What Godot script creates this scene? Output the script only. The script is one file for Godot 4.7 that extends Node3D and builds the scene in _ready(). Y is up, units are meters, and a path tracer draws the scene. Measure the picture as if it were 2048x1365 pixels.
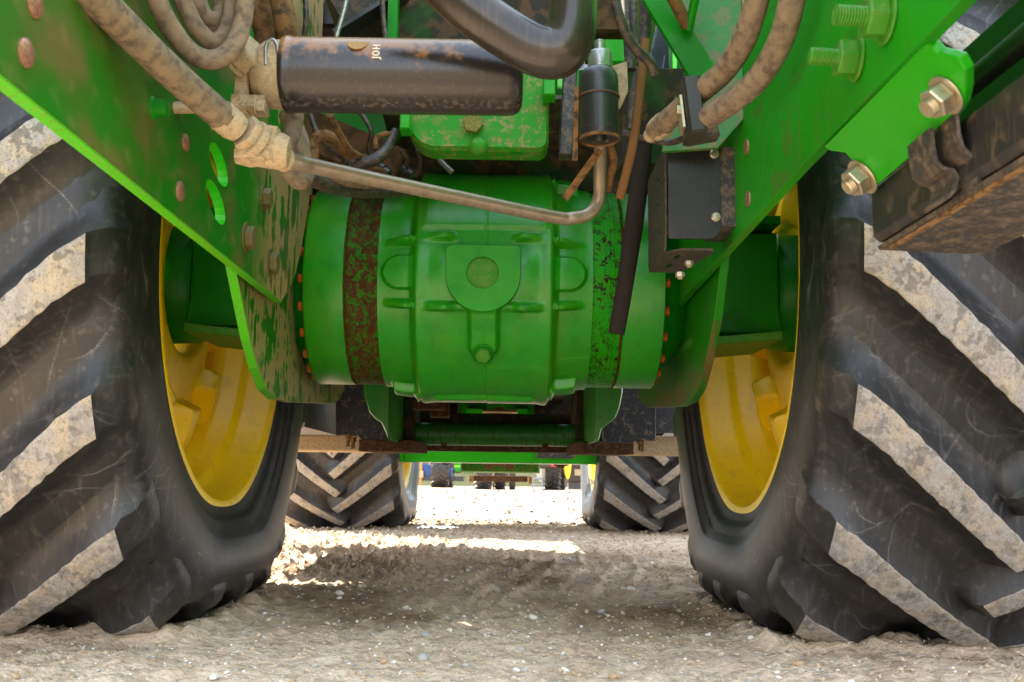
extends Node3D
# A green tractor seen from behind, low down, on a gravel yard. Units are metres; the rear axle lies 2.55 m ahead of the camera.

var noise_bytes: Array = []
const NS := 512
var rng := RandomNumberGenerator.new()
var M := {}

# ---------------------------------------------------------------- mesh builder
class Acc:
	var v := PackedVector3Array()
	var n := PackedVector3Array()
	var u := PackedVector2Array()
	var idx := PackedInt32Array()

	func _orient(start_i: int, start_v: int, flip := 0) -> void:
		# turns the triangles added since start so that their fronts look outward
		var c := Vector3.ZERO
		for k in range(start_v, v.size()):
			c += v[k]
		c /= maxf(1.0, v.size() - start_v)
		var vol := 0.0
		for k in range(start_i, idx.size(), 3):
			var a := v[idx[k]]
			vol += (a - c).dot((v[idx[k + 2]] - a).cross(v[idx[k + 1]] - a))
		if (flip == 0 and vol < 0.0) or flip < 0:
			for k in range(start_i, idx.size(), 3):
				var t := idx[k + 1]
				idx[k + 1] = idx[k + 2]
				idx[k + 2] = t
			for k in range(start_v, v.size()):
				n[k] = -n[k]

	# (nu+1) x (nv+1) points, row after row; wrapped sides repeat their first points
	func grid(nu: int, nv: int, pts: PackedVector3Array, wu := false, wv := false, uvs := PackedVector2Array(), flip := 0) -> void:
		var s := v.size()
		var si := idx.size()
		var w := nu + 1
		var nn := PackedVector3Array()
		nn.resize(pts.size())
		for j in nv:
			for i in nu:
				var a := j * w + i
				var cr := (pts[a + w + 1] - pts[a]).cross(pts[a + 1] - pts[a + w])
				nn[a] += cr
				nn[a + 1] += cr
				nn[a + w] += cr
				nn[a + w + 1] += cr
				idx.append(s + a)
				idx.append(s + a + 1)
				idx.append(s + a + w + 1)
				idx.append(s + a)
				idx.append(s + a + w + 1)
				idx.append(s + a + w)
		if wu:
			for j in nv + 1:
				var t := nn[j * w] + nn[j * w + nu]
				nn[j * w] = t
				nn[j * w + nu] = t
		if wv:
			for i in w:
				var t := nn[i] + nn[nv * w + i]
				nn[i] = t
				nn[nv * w + i] = t
		for k in nn.size():
			nn[k] = nn[k].normalized()
		v.append_array(pts)
		# the cross product above points out of the front of triangles wound a, a+1, a+w+1
		var a0 := pts[0]
		n.append_array(nn)
		if uvs.size() == pts.size():
			u.append_array(uvs)
		else:
			for j in nv + 1:
				for i in w:
					u.append(Vector2(float(i) / nu, float(j) / nv))
		# make the normals agree with the winding
		var good := 0.0
		for k in range(si, mini(idx.size(), si + 600), 3):
			good += n[idx[k]].dot((v[idx[k + 2]] - v[idx[k]]).cross(v[idx[k + 1]] - v[idx[k]]).normalized())
		if good < 0.0:
			for k in range(s, n.size()):
				n[k] = -n[k]
		_orient(si, s, flip)

	func tri(a: Vector3, b: Vector3, c: Vector3) -> void:
		var nm := (c - a).cross(b - a).normalized()
		var s := v.size()
		for p in [a, b, c]:
			v.append(p)
			n.append(nm)
			u.append(Vector2(p.x + p.z * 0.7, p.y + p.z * 0.3))
		idx.append_array([s, s + 1, s + 2])

	func quad(a: Vector3, b: Vector3, c: Vector3, d: Vector3) -> void:
		tri(a, b, c)
		tri(a, c, d)

	# outline in the U,V plane at O, pushed out along N by thick, with a chamfer on both rims and through-holes
	func prism(o: Vector3, uu: Vector3, vv: Vector3, nn: Vector3, outline: Array, thick: float, bevel := 0.002, holes: Array = []) -> void:
		var s := v.size()
		var si := idx.size()
		var k := outline.size()
		var area := 0.0
		for i in k:
			area += outline[i].cross(outline[(i + 1) % k])
		var ol: Array = outline.duplicate()
		if area < 0:
			ol.reverse()
		var inner: Array = []
		for i in k:
			var e1: Vector2 = (ol[i] - ol[(i + k - 1) % k]).normalized()
			var e2: Vector2 = (ol[(i + 1) % k] - ol[i]).normalized()
			var m: Vector2 = Vector2(-e1.y, e1.x) + Vector2(-e2.y, e2.x)
			var l := maxf(0.35, m.length_squared() / 2.0)
			inner.append(ol[i] + m / (2.0 * l) * bevel)
		var merged := PackedVector2Array(inner)
		for h in holes:
			var hh: Array = h.duplicate()
			var ha := 0.0
			for i in hh.size():
				ha += hh[i].cross(hh[(i + 1) % hh.size()])
			if ha > 0:
				hh.reverse()
			var bi := 0
			var bj := 0
			var best := 1e9
			for i in merged.size():
				for j in hh.size():
					var dd: float = merged[i].distance_squared_to(hh[j])
					if dd < best:
						best = dd
						bi = i
						bj = j
			var res := PackedVector2Array()
			for i in bi + 1:
				res.append(merged[i])
			for j in hh.size() + 1:
				res.append(hh[(bj + j) % hh.size()])
			for i in range(bi, merged.size()):
				res.append(merged[i])
			merged = res
		var tris := Geometry2D.triangulate_polygon(merged)
		var at := func(p: Vector2, z: float) -> Vector3: return o + uu * p.x + vv * p.y + nn * z
		for t in range(0, tris.size(), 3):
			tri(at.call(merged[tris[t]], thick), at.call(merged[tris[t + 1]], thick), at.call(merged[tris[t + 2]], thick))
			tri(at.call(merged[tris[t]], 0.0), at.call(merged[tris[t + 2]], 0.0), at.call(merged[tris[t + 1]], 0.0))
		for i in k:
			var j := (i + 1) % k
			var rows := [[inner, 0.0], [ol, bevel], [ol, thick - bevel], [inner, thick]]
			for r in 3:
				var p0: Array = rows[r][0]
				var p1: Array = rows[r + 1][0]
				quad(at.call(p0[i], rows[r][1]), at.call(p0[j], rows[r][1]), at.call(p1[j], rows[r + 1][1]), at.call(p1[i], rows[r + 1][1]))
		for h in holes:
			for i in h.size():
				var j: int = (i + 1) % h.size()
				quad(at.call(h[i], 0.0), at.call(h[i], thick), at.call(h[j], thick), at.call(h[j], 0.0))
		# flat faces: orient cap triangles by N, side triangles by distance
		var c := Vector2.ZERO
		for p in ol:
			c += p
		var hand := uu.cross(vv).dot(nn)
		for t in range(si, idx.size(), 3):
			var nm := n[idx[t]]
			var mid := (v[idx[t]] + v[idx[t + 1]] + v[idx[t + 2]]) / 3.0
			var z := (mid - o).dot(nn)
			var want := nm
			if absf(nm.dot(nn)) > 0.9:
				want = nn if z > thick * 0.5 else -nn
				if nm.dot(want) < 0:
					_swap(t)
			elif absf(nm.dot(nn)) > 0.2:
				want = nn if z > thick * 0.5 else -nn
				if nm.dot(want) < 0:
					_swap(t)
			else:
				# side: outline runs anticlockwise, so outside is to the right of each edge
				var p2 := Vector2((mid - o).dot(uu), (mid - o).dot(vv))
				var out := Vector2(nm.dot(uu), nm.dot(vv)).normalized()
				var probe := p2 + out * 0.0006
				if Geometry2D.is_point_in_polygon(probe, PackedVector2Array(ol)):
					var in_hole := false
					for h in holes:
						if Geometry2D.is_point_in_polygon(probe, PackedVector2Array(h)):
							in_hole = true
					if not in_hole:
						_swap(t)

	func _swap(t: int) -> void:
		var k := idx[t + 1]
		idx[t + 1] = idx[t + 2]
		idx[t + 2] = k
		for q in 3:
			n[idx[t + q]] = -n[idx[t + q]]

	func box(c: Vector3, size: Vector3, bevel := 0.003, b := Basis()) -> void:
		var h := size * 0.5
		prism(c - b.z * h.z, b.x, b.y, b.z, [Vector2(-h.x, -h.y), Vector2(h.x, -h.y), Vector2(h.x, h.y), Vector2(-h.x, h.y)], size.z, bevel)

	# round bar along a path; rad is one number or one per point
	func tube(path: Array, rad, seg := 14, sub := 6, caps := true, wobble := 0.0) -> void:
		var pts: Array = []
		var rs: Array = []
		var k := path.size()
		for i in k - 1:
			var steps := sub if k > 2 else 1
			for s in steps:
				var t := float(s) / steps
				var p0: Vector3 = path[maxi(i - 1, 0)]
				var p3: Vector3 = path[mini(i + 2, k - 1)]
				pts.append(path[i].cubic_interpolate(path[i + 1], p0, p3, t))
				rs.append(lerpf(rad[i], rad[i + 1], t) if rad is Array else rad)
		pts.append(path[k - 1])
		rs.append(rad[k - 1] if rad is Array else rad)
		var side := Vector3.UP
		var d0: Vector3 = (pts[1] - pts[0]).normalized()
		if absf(d0.y) > 0.9:
			side = Vector3.RIGHT
		side = (side - d0 * side.dot(d0)).normalized()
		var g := PackedVector3Array()
		var uvs := PackedVector2Array()
		var along := 0.0
		var ends: Array = []
		for i in pts.size():
			var d: Vector3 = (pts[mini(i + 1, pts.size() - 1)] - pts[maxi(i - 1, 0)]).normalized()
			side = (side - d * side.dot(d)).normalized()
			var up := d.cross(side)
			if i:
				along += pts[i].distance_to(pts[i - 1])
			var rr: float = rs[i] * (1.0 + wobble * sin(along * 310.0))
			for j in seg + 1:
				var a := TAU * j / seg
				g.append(pts[i] + (side * cos(a) + up * sin(a)) * rr)
				uvs.append(Vector2(float(j) / seg, along * 4.0))
			ends.append([side, up, d, rs[i]])
		grid(seg, pts.size() - 1, g, true, false, uvs)
		if caps:
			for e in [0, pts.size() - 1]:
				for j in seg:
					var a := g[e * (seg + 1) + j]
					var b := g[e * (seg + 1) + j + 1]
					if e == 0:
						tri(pts[e], a, b)
					else:
						tri(pts[e], b, a)
					var s := idx.size() - 3
					if n[idx[s]].dot(ends[e][2]) * (-1.0 if e == 0 else 1.0) < 0:
						_swap(s)

	# turned shape: profile of (along, radius); corners sharper than about 35 degrees stay sharp
	func lathe(o: Vector3, dir: Vector3, prof: Array, seg := 32, arc := TAU) -> void:
		var d := dir.normalized()
		var side := Vector3.UP if absf(d.y) < 0.9 else Vector3.RIGHT
		side = (side - d * side.dot(d)).normalized()
		var up := d.cross(side)
		var s := v.size()
		var si := idx.size()
		var k := prof.size()
		for i in k - 1:
			var p: Vector2 = prof[i]
			var q: Vector2 = prof[i + 1]
			if p.distance_to(q) < 1e-6:
				continue
			var e := (q - p).normalized()
			var ea := e
			var eb := e
			if i > 0:
				var f: Vector2 = (p - prof[i - 1]).normalized()
				if f.dot(e) > 0.8:
					ea = (f + e).normalized()
			if i < k - 2:
				var f: Vector2 = (prof[i + 2] - q).normalized()
				if f.dot(e) > 0.8:
					eb = (f + e).normalized()
			var b := v.size()
			for w in 2:
				var pt: Vector2 = p if w == 0 else q
				var ed: Vector2 = ea if w == 0 else eb
				for j in seg + 1:
					var a := arc * j / seg
					var rd := side * cos(a) + up * sin(a)
					v.append(o + d * pt.x + rd * pt.y)
					n.append((rd * ed.x - d * ed.y).normalized())
					u.append(Vector2(float(j) / seg, pt.x * 2.8))
			for j in seg:
				idx.append_array([b + j, b + j + 1, b + seg + 2 + j, b + j, b + seg + 2 + j, b + seg + 1 + j])
		# winding from normals
		for t in range(si, idx.size(), 3):
			var nm := (v[idx[t + 2]] - v[idx[t]]).cross(v[idx[t + 1]] - v[idx[t]])
			if nm.dot(n[idx[t]] + n[idx[t + 1]] + n[idx[t + 2]]) < 0:
				var z := idx[t + 1]
				idx[t + 1] = idx[t + 2]
				idx[t + 2] = z

	func hexhead(o: Vector3, dir: Vector3, r: float, h: float, washer := 0.0, stud := 0.0, stud_r := 0.0) -> void:
		var d := dir.normalized()
		var side := Vector3.UP if absf(d.y) < 0.9 else Vector3.RIGHT
		side = (side - d * side.dot(d)).normalized()
		var base := 0.0
		if washer > 0:
			base = h * 0.16
			lathe(o, d, [Vector2(0, 0), Vector2(0, washer * 0.97), Vector2(base * 0.5, washer), Vector2(base, washer * 0.96), Vector2(base, 0)], 20)
		var hx: Array = []
		for i in 6:
			hx.append(Vector2.from_angle(TAU * i / 6.0 + 0.3) * r)
		prism(o + d * base, side, d.cross(side), d, hx, h, r * 0.1)
		if stud > 0:
			var pr: Array = [Vector2(base + h, 0), Vector2(base + h, stud_r)]
			var pitch := stud_r * 0.28
			var x := base + h
			while x < base + h + stud - stud_r * 0.25:
				pr.append(Vector2(x + pitch * 0.5, stud_r * 0.88))
				pr.append(Vector2(x + pitch, stud_r))
				x += pitch
			pr.append(Vector2(base + h + stud, stud_r * 0.78))
			pr.append(Vector2(base + h + stud, 0))
			lathe(o, d, pr, 18)

	func ball(c: Vector3, r: Vector3, seg := 16, rough := 0.0, sd := 0) -> void:
		var g := PackedVector3Array()
		var rg := RandomNumberGenerator.new()
		rg.seed = sd
		var ph := Vector3(rg.randf() * 6, rg.randf() * 6, rg.randf() * 6)
		var nv := seg / 2
		for j in nv + 1:
			for i in seg + 1:
				var a := TAU * (i % seg) / seg
				var b := PI * j / nv
				var p := Vector3(sin(b) * cos(a), cos(b), sin(b) * sin(a))
				var k := 1.0 + rough * (sin(p.x * 3.1 + ph.x) + sin(p.y * 4.3 + ph.y) + sin(p.z * 3.7 + ph.z) + sin((p.x + p.z) * 7.0 + ph.y))
				g.append(c + p * r * k)
		grid(seg, nv, g, true, false)

	func surface() -> Array:
		var a := []
		a.resize(Mesh.ARRAY_MAX)
		a[Mesh.ARRAY_VERTEX] = v
		a[Mesh.ARRAY_NORMAL] = n
		a[Mesh.ARRAY_TEX_UV] = u
		a[Mesh.ARRAY_INDEX] = idx
		return a


# ---------------------------------------------------------------- nodes
var where := {}

func place(o: Node3D, called: String, parent: Node3D, at: Vector3) -> void:
	o.name = called
	o.position = at - where.get(parent, Vector3.ZERO)
	where[o] = at
	parent.add_child(o, true)

# one named mesh; its vertices are given in world metres and moved to the part's own middle
func part(called: String, surfaces: Array, parent: Node3D) -> MeshInstance3D:
	var lo := Vector3.INF
	var hi := -Vector3.INF
	for s in surfaces:
		for p in s[0].v:
			lo = lo.min(p)
			hi = hi.max(p)
	var c := (lo + hi) * 0.5
	var me := ArrayMesh.new()
	for s in surfaces:
		var ac: Acc = s[0]
		for k in ac.v.size():
			ac.v[k] -= c
		me.add_surface_from_arrays(Mesh.PRIMITIVE_TRIANGLES, ac.surface())
		me.surface_set_material(me.get_surface_count() - 1, s[1])
	var o := MeshInstance3D.new()
	o.mesh = me
	place(o, called, parent, c)
	return o

func thing(called: String, label: String, category: String, at: Vector3, group := "") -> Node3D:
	var o := Node3D.new()
	place(o, called, self, at)
	o.set_meta("label", label)
	o.set_meta("category", category)
	if group:
		o.set_meta("group", group)
	return o

# ---------------------------------------------------------------- materials
func make_noises() -> void:
	# 0 broad blotches, 1 middling, 2 fine, 3 grain, 4 streaks (tall), 5 cells
	var spec := [[3.0, 4, 0], [9.0, 4, 0], [30.0, 3, 0], [110.0, 2, 0], [70.0, 4, 1], [26.0, 1, 2]]
	for k in spec.size():
		var f := FastNoiseLite.new()
		f.seed = 11 + k * 7
		f.noise_type = FastNoiseLite.TYPE_CELLULAR if spec[k][2] == 2 else FastNoiseLite.TYPE_SIMPLEX_SMOOTH
		if spec[k][2] == 2:
			f.cellular_return_type = FastNoiseLite.RETURN_DISTANCE
		f.fractal_type = FastNoiseLite.FRACTAL_FBM
		f.fractal_octaves = spec[k][1]
		f.frequency = spec[k][0] / NS
		var im: Image
		if spec[k][2] == 1:
			im = f.get_seamless_image(NS, 48)
			im.resize(NS, NS, Image.INTERPOLATE_CUBIC)
		else:
			im = f.get_seamless_image(NS, NS)
		im.convert(Image.FORMAT_L8)
		noise_bytes.append(im.get_data())

# 6 clustered flecks: fine noise gathered by the middling one
func cluster_noise() -> void:
	var mix := PackedByteArray()
	mix.resize(NS * NS)
	for i in NS * NS:
		mix[i] = clampi(int(noise_bytes[2][i] * 0.8 + (noise_bytes[1][(i + 9000) % (NS * NS)] - 128) * 0.9 + 20), 0, 255)
	noise_bytes.append(mix)

# layers: [noise number, from, to, colour, most]; the colour comes over what lies below where the noise runs from..to
func paint_bytes(base: Color, layers: Array, salt: int) -> PackedByteArray:
	var out := PackedByteArray()
	out.resize(NS * NS * 3)
	var cnt := NS * NS
	var r := PackedFloat32Array()
	var g := PackedFloat32Array()
	var b := PackedFloat32Array()
	r.resize(cnt)
	g.resize(cnt)
	b.resize(cnt)
	r.fill(base.r * 255.0)
	g.fill(base.g * 255.0)
	b.fill(base.b * 255.0)
	for li in layers.size():
		var l: Array = layers[li]
		var nb: PackedByteArray = noise_bytes[l[0]]
		var lut := PackedFloat32Array()
		for q in 256:
			lut.append(smoothstep(0.0, 1.0, clampf((q / 255.0 - l[1]) / (l[2] - l[1]), 0, 1)) * l[4])
		var off := ((salt * 73 + li * 131) % NS) * NS + (salt * 37 + li * 57) % NS
		var cr: float = l[3].r * 255.0
		var cg: float = l[3].g * 255.0
		var cb: float = l[3].b * 255.0
		for i in cnt:
			var t := lut[nb[(i + off) & (cnt - 1)]]
			if t > 0.0:
				r[i] += (cr - r[i]) * t
				g[i] += (cg - g[i]) * t
				b[i] += (cb - b[i]) * t
	for i in cnt:
		out[i * 3] = int(r[i])
		out[i * 3 + 1] = int(g[i])
		out[i * 3 + 2] = int(b[i])
	return out

var bump_cache := {}
func bump_tex(k: int) -> ImageTexture:
	if not bump_cache.has(k):
		bump_cache[k] = ImageTexture.create_from_image(Image.create_from_data(NS, NS, false, Image.FORMAT_L8, noise_bytes[k]))
	return bump_cache[k]

func stuff_mat(called: String, base: Color, layers: Array, tile: float, rough: float, bump := -1, bump_cm := 0.1, metal := 0.0, spec := 0.5) -> StandardMaterial3D:
	var m := StandardMaterial3D.new()
	m.resource_name = called
	m.roughness = rough
	m.metallic = metal
	m.metallic_specular = spec
	m.uv1_triplanar = true
	m.uv1_world_triplanar = true
	m.uv1_scale = Vector3.ONE / tile
	if layers.size():
		m.albedo_texture = ImageTexture.create_from_image(Image.create_from_data(NS, NS, false, Image.FORMAT_RGB8, paint_bytes(base, layers, M.size() + 3)))
	else:
		m.albedo_color = base
	if bump >= 0:
		m.heightmap_enabled = true
		m.heightmap_texture = bump_tex(bump)
		m.heightmap_scale = bump_cm
	M[called] = m
	return m

func c8(r: int, g: int, b: int) -> Color:
	return Color(r / 255.0, g / 255.0, b / 255.0)

func zy(p: Vector3) -> Vector2:
	return Vector2(p.z, p.y)

func xy(p: Vector3) -> Vector2:
	return Vector2(p.x, p.y)

func arc_pts(c: Vector2, r: Vector2, a0: float, a1: float, k: int) -> Array:
	var o: Array = []
	for i in k + 1:
		var a := deg_to_rad(lerpf(a0, a1, float(i) / k))
		o.append(c + Vector2(cos(a) * r.x, sin(a) * r.y))
	return o

func rounded(c: Vector2, h: Vector2, r: float, k := 4) -> Array:
	var o: Array = []
	o.append_array(arc_pts(c + Vector2(h.x - r, h.y - r), Vector2(r, r), 0, 90, k))
	o.append_array(arc_pts(c + Vector2(-h.x + r, h.y - r), Vector2(r, r), 90, 180, k))
	o.append_array(arc_pts(c + Vector2(-h.x + r, -h.y + r), Vector2(r, r), 180, 270, k))
	o.append_array(arc_pts(c + Vector2(h.x - r, -h.y + r), Vector2(r, r), 270, 360, k))
	return o

# ---------------------------------------------------------------- wheels
const RT := 0.935     # radius over the lugs
const RC := 0.882     # radius of the tyre body
const RL := 0.822     # height of the axle: the tyre is pressed flat below
const LUGS := 21

func wheel_point(c: Vector3, s: float, u: float, r: float, ang: float) -> Vector3:
	var a := deg_to_rad(ang)
	var y := -r * sin(a)
	var z := r * cos(a)
	var t := clampf((r - 0.56) / (RT - 0.56), 0.0, 1.0)
	var lim := r - (RT - RL) * t
	var d := -y
	var k := 0.022
	if d > lim - k:
		d = lim if d > lim + k else d - (d - lim + k) * (d - lim + k) / (4.0 * k)
	var low := fposmod(ang - 90.0 + 180.0, 360.0) - 180.0
	u += signf(u) * 0.032 * exp(-low * low / 1100.0) * sin(PI * clampf(t * 0.9, 0, 1)) * clampf(absf(u) / 0.3, 0, 1)
	return Vector3(c.x - s * u, c.y - d, c.z + z)

func carcass(u: float) -> float:
	var a := absf(u)
	if a < 0.30:
		return RC - 0.010 * (a / 0.30) * (a / 0.30)
	return RC - 0.010 - 0.030 * pow((a - 0.30) / 0.07, 1.6)

func make_wheel(root: Node3D, c: Vector3, s: float, phase_in: float, label: String) -> void:
	var w := Node3D.new()
	place(w, "wheel", root, c)
	w.set_meta("label", label)
	# tyre body
	var prof := [Vector2(0.325, 0.553), Vector2(0.345, 0.56), Vector2(0.352, 0.575), Vector2(0.350, 0.592), Vector2(0.358, 0.606), Vector2(0.366, 0.618), Vector2(0.367, 0.640), Vector2(0.3725, 0.643), Vector2(0.378, 0.668), Vector2(0.3835, 0.671), Vector2(0.387, 0.70), Vector2(0.391, 0.735), Vector2(0.390, 0.77), Vector2(0.386, 0.80), Vector2(0.380, 0.823), Vector2(0.371, 0.842)]
	for q in 15:
		var uu := 0.36 - 0.36 * (q / 14.0)
		prof.append(Vector2(uu, carcass(uu)))
	var half := prof.duplicate()
	for q in range(half.size() - 2, -1, -1):
		prof.append(Vector2(-half[q].x, half[q].y))
	var nv := 168
	var nu := prof.size() - 1
	var g := PackedVector3Array()
	for j in nv + 1:
		for p in prof:
			g.append(wheel_point(c, s, p.x, p.y, 360.0 * (j % nv) / nv))
	var ty := Acc.new()
	ty.grid(nu, nv, g, false, true)
	part("tyre", [[ty, M.rubber]], w)
	# lugs, two rows half a pitch apart
	for row in [1.0, -1.0]:
		for k in LUGS:
			var a0 := phase_in + 360.0 / LUGS * (k + (0.0 if row > 0 else 0.5))
			make_lug(w, c, s, row, a0)
	# rim: flange, bead seat and stepped barrel, seen from the tractor's side
	var rim := Acc.new()
	rim.lathe(c, Vector3(-s, 0, 0), [Vector2(0.330, 0.556), Vector2(0.345, 0.571), Vector2(0.352, 0.571), Vector2(0.3535, 0.562), Vector2(0.349, 0.550), Vector2(0.338, 0.543), Vector2(0.322, 0.540), Vector2(0.27, 0.531), Vector2(0.262, 0.526), Vector2(0.252, 0.508), Vector2(0.245, 0.503), Vector2(0.205, 0.498), Vector2(0.195, 0.492), Vector2(0.182, 0.470), Vector2(0.172, 0.465), Vector2(0.09, 0.462), Vector2(0.07, 0.475), Vector2(0.05, 0.495), Vector2(-0.27, 0.53), Vector2(-0.33, 0.55), Vector2(-0.345, 0.571)], 96)
	part("rim", [[rim, M.yellow]], w)
	# dished disc with a rolled hole and eight raised bosses
	var dg := PackedVector3Array()
	var dp := [Vector2(0.175, 0.15), Vector2(0.172, 0.205), Vector2(0.178, 0.222), Vector2(0.19, 0.230), Vector2(0.205, 0.229), Vector2(0.23, 0.222), Vector2(0.26, 0.214), Vector2(0.29, 0.206), Vector2(0.30, 0.203), Vector2(0.31, 0.200), Vector2(0.32, 0.197), Vector2(0.33, 0.194), Vector2(0.35, 0.188), Vector2(0.37, 0.182), Vector2(0.39, 0.176), Vector2(0.41, 0.168), Vector2(0.43, 0.158), Vector2(0.443, 0.145), Vector2(0.455, 0.12), Vector2(0.461, 0.10)]
	var dn := 240
	for j in dn + 1:
		var an := 360.0 * (j % dn) / dn
		for p in dp:
			var near := fposmod(an - 62.0 + 18.0, 36.0) - 18.0
			var across: float = deg_to_rad(near) * p.x
			var boss: float = 0.06 * (1.0 - smoothstep(0.036, 0.046, absf(across))) * smoothstep(0.295, 0.325, p.x) * (1.0 - smoothstep(0.455, 0.461, p.x))
			var a := deg_to_rad(an)
			dg.append(Vector3(c.x - s * (p.y + boss), c.y - p.x * sin(a), c.z + p.x * cos(a)))
	var disc := Acc.new()
	disc.grid(dp.size() - 1, dn, dg, false, true)
	part("wheel_disc", [[disc, M.yellow]], w)
	var hub := Acc.new()
	hub.lathe(c, Vector3(-s, 0, 0), [Vector2(-0.2, 0.0), Vector2(-0.2, 0.15), Vector2(0.10, 0.155), Vector2(0.26, 0.150), Vector2(0.275, 0.140), Vector2(0.275, 0.0)], 40)
	part("hub", [[hub, M.green]], w)

# the tyre's outline from the middle of the tread (s = 0) over the shoulder and down the sidewall: [u, r, normal u, normal r]
var outline_pts: Array = []
var outline_s: PackedFloat32Array = PackedFloat32Array()

func outline_at(s: float) -> Vector2:
	var a := absf(s)
	var k := 1
	while k < outline_s.size() - 1 and outline_s[k] < a:
		k += 1
	var p: Vector2 = outline_pts[k - 1].lerp(outline_pts[k], clampf((a - outline_s[k - 1]) / (outline_s[k] - outline_s[k - 1]), 0.0, 1.0))
	return Vector2(p.x * signf(s), p.y) if s != 0.0 else p

func make_lug(w: Node3D, c: Vector3, s: float, row: float, a0: float) -> void:
	if outline_pts.is_empty():
		for q in 16:
			outline_pts.append(Vector2(0.34 * q / 15.0, carcass(0.34 * q / 15.0)))
		outline_pts.append_array([Vector2(0.356, 0.857), Vector2(0.371, 0.842), Vector2(0.380, 0.823), Vector2(0.386, 0.80), Vector2(0.390, 0.77), Vector2(0.391, 0.735), Vector2(0.388, 0.70)])
		var acc := 0.0
		for q in outline_pts.size():
			if q:
				acc += outline_pts[q].distance_to(outline_pts[q - 1])
			outline_s.append(acc)
	var du := -0.356
	var da := deg_to_rad(20.4) * 0.9
	var l := sqrt(du * du + da * da)
	var pu := da / l
	var pa := -du / l
	var wob := a0 * 2.3
	var pt := func(sp: float, wd: float, drop: float) -> Vector3:
		# sp runs along the lug, wd across it; the end at the shoulder is cut square to the axle
		var k := 1.0 - smoothstep(0.14, 0.33, sp)
		var s2 := sp + pu * wd * k
		var t := (0.338 - sp) / 0.356
		var an := a0 + 20.4 * (t if t > 0.0 else t * 0.35)
		an += rad_to_deg(wd * (pa + (1.0 - k) * pu * pu / pa) / 0.9)
		var h := 0.0545 * smoothstep(-0.062, -0.012, sp)
		var e := clampf((s2 - 0.330) / 0.105, 0.0, 1.0)
		h *= pow(1.0 - e, 1.7)
		h = h * drop - 0.0025 * (1.0 - drop)
		if s2 > 0.42 or sp < -0.06:
			h -= 0.003
		var p := outline_at(s2)
		var d := outline_at(s2 + 0.014) - outline_at(s2 - 0.014)
		var nm := Vector2(-d.y, d.x).normalized()
		p += nm * h
		return wheel_point(c, s, row * p.x, p.y, an)
	var top := Acc.new()
	var side := Acc.new()
	var gt := PackedVector3Array()
	var nt := 24
	for q in nt + 1:
		var sp := lerpf(0.329, -0.014, float(q) / nt)
		var hw := lerpf(0.0255, 0.030, clampf(sp / 0.3, 0.0, 1.0))
		for e in [-1.0, -0.92, -0.5, 0.0, 0.5, 0.92, 1.0]:
			var jag := 1.0 + 0.05 * sin(sp * 190.0 + wob + e * 2.0) * absf(e)
			gt.append(pt.call(sp, hw * e * jag, 1.0 - (0.05 if absf(e) > 0.99 else 0.0) + 0.02 * sin(sp * 130.0 + e * 5.0 + wob)))
	top.grid(6, nt, gt)
	var spts: Array = []
	for q in 9:
		spts.append(lerpf(0.455, 0.329, q / 8.0))
	for q in nt:
		spts.append(lerpf(0.329, -0.014, (q + 1.0) / nt))
	spts.append_array([-0.024, -0.036, -0.050, -0.066])
	for sg in [-1.0, 1.0]:
		var g := PackedVector3Array()
		for sp in spts:
			var hw: float = lerpf(0.0255, 0.030, clampf(sp / 0.3, 0.0, 1.0))
			for f in [0.0, 0.06, 0.16, 0.30, 0.48, 0.70, 1.0]:
				var jag: float = 1.0 + 0.05 * sin(sp * 190.0 + wob + sg * 2.0) * (1.0 - f)
				g.append(pt.call(sp, sg * (hw * jag + 0.062 * f), 0.95 * pow(1.0 - f, 2.3)))
		side.grid(6, spts.size() - 1, g)
	# the two ends, between the flanks
	for part_of in [spts.slice(0, 9), spts.slice(spts.size() - 5)]:
		var g := PackedVector3Array()
		for sp in part_of:
			var hw: float = lerpf(0.0255, 0.030, clampf(sp / 0.3, 0.0, 1.0))
			for e in [-1.0, -0.92, -0.5, 0.0, 0.5, 0.92, 1.0]:
				var jag: float = 1.0 + 0.05 * sin(sp * 190.0 + wob + e * 2.0) * absf(e)
				g.append(pt.call(sp, hw * e * jag, 1.0 - (0.05 if absf(e) > 0.99 else 0.0)))
		side.grid(6, part_of.size() - 1, g)
	part("lug", [[top, M.mud_crust], [side, M.rubber]], w)

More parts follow.
